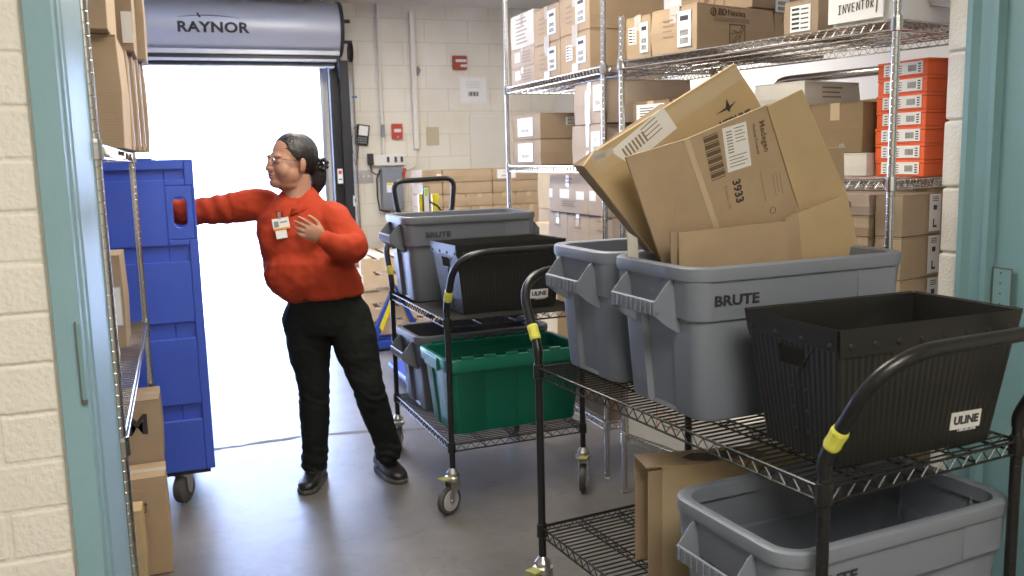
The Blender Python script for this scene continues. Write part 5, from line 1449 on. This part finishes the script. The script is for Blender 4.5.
    # flat cut at the trouser hems comes from the shoe tops below
    tr = remesh(b, .0075, 5, 'trousers', K['jeans'], person)
    for v in tr.data.vertices: v.co = IV @ v.co
    def wt(p):
        w = mnoise.noise(Vector((p.x * 8, p.y * 8, p.z * 16))) * .005 + mnoise.noise(Vector((p.x * 20, p.y * 20, p.z * 46 + p.x * 16))) * .0030
        for zc in (.09, .15, .43):
            q = 1 - abs(p.z - zc) / .07
            if q > 0: w += q * .003 * math.sin(p.z * 150 + p.x * 40 + 6 * mnoise.noise(p * 9))
        return w
    wrinkle(tr, wt)
    b = MB(); b.tube([IV @ q for q in body_ring(hem + Vector((.002, 0, -.010)), 0.178, .140)], .010, 8, closed=True); b.build('belt', K['blackin'], person, smooth=True)
    # ================= shoes
    def shoe(foot, heading, name='shoe'):
        h = Vector(heading).normalized(); s = Vector((-h.y, h.x, 0)); fw = Vector((foot.x, foot.y, 0))
        def rg(t, w, z0_, z1_, n=18, sq=.75):
            out = []
            for k in range(n):
                a = 2 * PI * k / n; x = math.cos(a); y = math.sin(a)
                x = math.copysign(abs(x) ** sq, x); y = math.copysign(abs(y) ** sq, y)
                out.append(fw + h * t + s * (w * x) + UP * ((z0_ + z1_) / 2 + (z1_ - z0_) / 2 * y))
            return out
        b = MB()
        b.loft([rg(t, w, .020, z) for t, w, z in ((-.085, .018, .06), (-.080, .032, .085), (-.055, .038, .105), (-.01, .040, .108), (.04, .042, .092), (.085, .046, .072), (.13, .046, .062), (.165, .038, .054), (.183, .022, .044), (.188, .008, .034))])
        limb(b, [fw + UP * .07 - h * .025, fw + UP * .13 - h * .028], [.040, .042], capends=False)
        o = remesh(b, .005, 4, name, K['shoe'], person)
        for v in o.data.vertices: v.co = IV @ v.co
        b = MB()
        b.loft([[IV @ q for q in rr] for rr in (
            [fw + h * t + s * w + UP * .001 for t, w in SOLE], [fw + h * t * 1.02 + s * w * 1.03 + UP * .012 for t, w in SOLE], [fw + h * t + s * w + UP * .024 for t, w in SOLE])])
        b.build('sole', K['rubber'], o)
        b = MB()
        for k in range(4):
            c = fw + h * (.035 + k * .020) + UP * (.103 - k * .009)
            b.tube([IV @ (c - s * .022 - UP * .004), IV @ (c + UP * .003), IV @ (c + s * .022 - UP * .004)], .0022, 5)
        b.build('laces', K['ink'], o)
    SOLE = [(-.088, 0), (-.078, .028), (-.05, .038), (0, .038), (.05, .043), (.10, .049), (.15, .046), (.178, .028), (.190, 0), (.178, -.028), (.15, -.046), (.10, -.049), (.05, -.043), (0, -.038), (-.05, -.038), (-.078, -.028)]
    shoe(Vector((aR.x + .004, 4.15, 0)), (-.42, -.9, 0)); shoe(Vector((aL.x + .006, 4.12, 0)), (.22, -.97, 0))
    # ================= body: head, neck, hands, forearms, one skin
    hd = Vector((-.93, -.37, 0)).normalized(); hs = Vector((hd.y, -hd.x, 0)) * -1   # her left side
    hs = Vector((-hd.y, hd.x, 0))
    tiltM = Matrix.Rotation(R(-6), 3, hs)
    hc_ = at(291.5, 162, y=4.10); HS = 1.06
    def H(f, l, u): return hc_ + tiltM @ (hd * f + hs * l + UP * u) * HS
    HM = Matrix.Identity(4)
    B3 = tiltM @ Matrix((hd, hs, UP)).transposed()
    for i in range(3):
        for j in range(3): HM[i][j] = B3[i][j]
    b = MB()
    def he(c, r_, rot=None):
        Mx = HM if rot is None else HM @ rot
        b.ell(H(*c), [q * HS for q in r_], 20, 14, Mx)
    he((-.012, 0, .030), (.096, .076, .090))
    he((.030, 0, -.010), (.064, .066, .085))
    he((.022, 0, -.052), (.066, .070, .062))       # jaw
    he((.068, 0, -.092), (.026, .032, .022))       # chin
    for s in (-1, 1):
        he((.052, s * .034, -.040), (.036, .034, .040))   # cheek
        he((.083, s * .030, .016), (.014, .024, .009))    # brow
        he((.078, s * .031, -.004), (.013, .017, .011))   # lid volume
    he((.097, 0, -.016), (.014, .011, .028), Matrix.Rotation(R(-20), 4, 'Y'))
    he((.107, 0, -.034), (.012, .013, .011))
    for s in (-1, 1): he((.099, s * .013, -.038), (.011, .009, .009))
    he((.090, 0, -.060), (.012, .022, .0065)); he((.087, 0, -.071), (.012, .020, .0070)); he((.083, 0, -.056), (.012, .026, .012))
    he((.078, 0, -.080), (.012, .022, .008))
    limb(b, [H(-.025, 0, -.05), H(-.03, 0, -.10), neck + Vector((0, 0, -.04))], [.060, .062, .068], capends=False)
    he((.010, 0, -.092), (.060, .056, .034))       # under-chin
    b.ell(neck + Vector((0, 0, -.06)), (.11, .09, .06))
    # ears
    for s in (-1, 1):
        he((-.012, s * .078, -.010), (.017, .007, .030), Matrix.Rotation(R(s * 18), 4, 'Z')); he((-.008, s * .076, -.032), (.010, .007, .012))
    # torso and limb cores under the clothes keep the figure one surface
    limb(b, [neck + Vector((0, 0, -.05)), chest, belly, pel], [.09, .12, .13, .11])
    limb(b, [chest + UP * .08 - LT * .12, shR, elR, wrR], [.05, .05, .036, .026]); limb(b, [chest + UP * .08 + LT * .12, shL, elL, wrL], [.05, .05, .036, .027])
    limb(b, [hR, kR, aR + Vector((0, 0, -.02))], [.08, .05, .04]); limb(b, [hL, kL, aL + Vector((0, 0, -.02))], [.08, .05, .04])
    limb(b, [pel, hR], [.08, .08]); limb(b, [pel, hL], [.08, .08])
    # hands: palm + five bent fingers
    def hand(w, fwd, palm_n, side, curl, scale=1.0, spread=.16):
        """w wrist, fwd finger direction, palm_n the way the palm faces, side the thumb side"""
        f = fwd.normalized(); sd = (side - f * side.dot(f)).normalized(); pn = f.cross(sd); 
        if pn.dot(palm_n) < 0: pn = -pn
        k_ = scale
        limb(b, [w - f * .03, w + f * .005], [.027 * k_, .024 * k_], capends=False)
        Mx = Matrix.Identity(4)
        for i in range(3): Mx[i][0] = f[i]; Mx[i][1] = sd[i]; Mx[i][2] = pn[i]
        b.ell(w + f * .050 * k_, (.052 * k_, .040 * k_, .017 * k_), 18, 12, Mx)
        b.ell(w + f * .072 * k_, (.026 * k_, .041 * k_, .014 * k_), 18, 12, Mx)
        b.ell(w + f * .030 * k_ + sd * .022 * k_ + pn * .006, (.032 * k_, .018 * k_, .016 * k_), 16, 10, Mx)
        for i, (off_, ln) in enumerate(((.030, .072), (.010, .080), (-.011, .074), (-.030, .058))):
            base = w + f * (.082 - abs(off_) * .12) * k_ + sd * off_ * k_
            d = (f + sd * (off_ * spread / .03)).normalized(); c = curl[i]
            p = [base - d * .02 * k_]; cur = base; ang = c * .5; p.append(cur)
            for q, fr in enumerate((.45, .31, .24)):
                dd = d * math.cos(ang) + pn * math.sin(ang); cur = cur + dd * ln * k_ * fr; p.append(cur); ang += c
            limb(b, p, [.0092 * k_, .0095 * k_, .0085 * k_, .0078 * k_, .0066 * k_], n=12)
        base = w + f * .022 * k_ + sd * .030 * k_ + pn * .006
        d = (f * .72 + sd * .62 + pn * .35).normalized(); c1 = base + d * .036 * k_; d2 = (f * .92 + sd * .30 + pn * .3).normalized(); c2 = c1 + d2 * .028 * k_; c3 = c2 + (f * .95 + sd * .12 + pn * .3).normalized() * .022 * k_
        limb(b, [base - d * .012, base, c1, c2, c3], [.013 * k_, .0135 * k_, .0108 * k_, .0098 * k_, .0078 * k_], n=12)
    tgt = at(299, 226, y=3.72)
    fdir = (tgt - wrL)
    hand(wrL + fdir.normalized() * .012, fdir, Vector((-.25, .85, -.3)), Vector((.1, -.1, 1)), (.22, .42, .62, .75), .90, .10)
    hand(wrR + Vector((-.012, .002, 0)), Vector((-1, .15, -.12)), Vector((.0, .2, -1)), Vector((0, -1, .1)), (.35, .4, .45, .5), 1.0)
    body = remesh(b, .0042, 3, 'body', K['skin'], person)
    for v in body.data.vertices: v.co = IV @ v.co
    # ================= face details
    def part(bm, nm, m, par=person, **kw):
        for i, v in enumerate(bm.v): bm.v[i] = tuple(IV @ Vector(v))
        return bm.build(nm, m, par, **kw)
    for s in (-1, 1):
        e = MB(); e.ell(H(.079, s * .031, -.006), (.0125, .0135, .0085), 14, 10, HM); eb = part(e, 'eye', K['eye'], smooth=True)
        e = MB(); e.ell(H(.0875, s * .031, -.007), (.0050, .0060, .0062), 12, 8, HM); part(e, 'iris', K['ink'], eb, smooth=True)
        e = MB(); e.tube([H(.086, s * (.020 + .006 * k), .018 + .004 * math.sin(k * .7)) for k in range(5)], [.0022, .003, .003, .0026, .0015], 6); part(e, 'eyebrow', K['hair'])
        e = MB(); e.tube([H(.088 - .0015 * k, s * (.020 + .0055 * k), .002 - .0008 * (k - 2) ** 2) for k in range(5)], .0018, 5); part(e, 'eyelash', K['hair'])
    e = MB(); e.ell(H(.0965, 0, -.0605), (.0065, .020, .0045), 14, 8, HM); e.ell(H(.0940, 0, -.0705), (.0065, .017, .0052), 14, 8, HM); part(e, 'lips', K['lips'], smooth=True)
    # glasses
    g = bpy.data.objects.new('eyeglasses', None); COL.objects.link(g); g.parent = person
    for s in (-1, 1):
        e = MB(); e.tube([H(.109 - .10 * (abs(.034 + .023 * math.cos(a)) - .034) ** 1 * .4, s * (.034 + .023 * math.cos(a)), -.006 + .019 * math.sin(a)) for a in [2 * PI * q / 24 for q in range(24)]], .0016, 6, closed=True)
        part(e, 'rim', K['glassm'], g)
        e = MB(); e.tube([H(.106, s * .057, .002), H(.09, s * .074, .004), H(.02, s * .079, .002), H(-.02, s * .080, -.004)], .0016, 6); part(e, 'temple', K['glassm'], g)
    e = MB(); e.tube([H(.109, -.011, -.002), H(.112, 0, .002), H(.109, .011, -.002)], .0016, 6); part(e, 'bridge', K['glassm'], g)
    # ================= hair
    hb = MB(); ctr = (-.018, 0, .034); rad = (.100, .083, .094)
    nu, nv = 96, 60; V = {}; 
    for i in range(nv + 1):
        for j in range(nu):
            ph = -PI / 2 + PI * i / nv; th_ = 2 * PI * j / nu
            f = ctr[0] + rad[0] * math.cos(ph) * math.cos(th_); l = rad[1] * math.cos(ph) * math.sin(th_); u = ctr[2] + rad[2] * math.sin(ph)
            strand = 1 + .010 * math.sin(th_ * 22 + ph * 6)
            V[i, j] = (f * 1.0, l * strand, u)
    vs = []; idx = {}; fs = []
    def keep(f, l, u):
        al = abs(l)
        if u > .055: lim = .072 - (.105 - min(u, .105)) * .25 - al * .15
        elif u > .0: lim = .010 + (u) * .95
        else: lim = -.030 + u * .25
        if u < -.057: return False
        return f < lim
    for i in range(nv):
        for j in range(nu):
            q = [V[i, j], V[i, (j + 1) % nu], V[i + 1, (j + 1) % nu], V[i + 1, j]]
            c = [sum(p[k] for p in q) / 4 for k in range(3)]
            if keep(*c):
                f_ = []
                for key in ((i, j), (i, (j + 1) % nu), (i + 1, (j + 1) % nu), (i + 1, j)):
                    if key not in idx: idx[key] = len(vs); vs.append(IV @ H(*V[key]))
                    f_.append(idx[key])
                if len(set(f_)) > 2: fs.append(tuple(f_))
    hb.add(vs, fs); ho = hb.build('hair', K['hair'], person, smooth=True)
    so = ho.modifiers.new('t', 'SOLIDIFY'); so.thickness = .012; so.offset = -1
    ss = ho.modifiers.new('u', 'SUBSURF'); ss.levels = 1; ss.render_levels = 1
    # ponytail tucked down behind the collar
    e = MB(); limb(e, [H(-.085, .0, .00), H(-.118, 0, -.02), H(-.128, .0, -.07), H(-.118, .0, -.125)], [.042, .042, .036, .016], n=16)
    e2 = remesh(e, .005, 2, 'ponytail', K['hair'], person)
    for v in e2.data.vertices: v.co = IV @ v.co
    wrinkle(e2, lambda p: .002 * math.sin(p.x * 500 + p.y * 420))
    # scrunchie clip of loops
    e = MB()
    for k in range(7):
        a = 2 * PI * k / 7; c = H(-.126, .020 + .0 * k, .0) + tiltM @ (hd * (.022 * math.cos(a)) + UP * (.022 * math.sin(a)) + hs * .018)
        e.ell(c, (.012, .012, .011), 10, 8)
    part(e, 'hair_tie', K['blackin'], smooth=True)
    # ================= badge on the chest
    bp = at(281, 224, y=3.945); 
    # push the badge on to the shirt front
    sd = shirt.data; best = None
    ray0 = Vector((0, 0, CAMH)); dr = (bp - ray0).normalized()
    dmin = 1e9
    for v in sd.vertices:
        p = v.co + off; t_ = (p - ray0).dot(dr); d_ = ((p - ray0) - dr * t_).length
        if d_ < .02 and t_ < dmin: dmin = t_
    bp = ray0 + dr * (dmin - .012)
    bd = MB(); O = frame(IV @ bp, (.93, -.28, 0.04), (.0, .12, 1)) @ Matrix.Rotation(R(6), 4, 'Z')
    bd.box(-.036, .036, -.024, .026, -.001, .001, O); bd.mi = 1; bd.box(-.036, .034, -.024, -.016, .001, .0016, O); bd.mi = 2; bd.box(-.030, -.010, -.012, .014, .001, .0016, O); bd.box(-.004, .028, .004, .010, .001, .0014, O)
    bd.mi = 3; bd.box(-.030, .018, -.062, -.026, -.002, -.0005, O); bd.mi = 2
    bo = bd.build('name_badge', [K['paper'], K['orangep'], K['elec'], K['paper']], person)
    e = MB(); e.box(-.006, .006, .024, .052, -.001, .004, O); e.build('clip', K['zinc'], bo)
build_person()
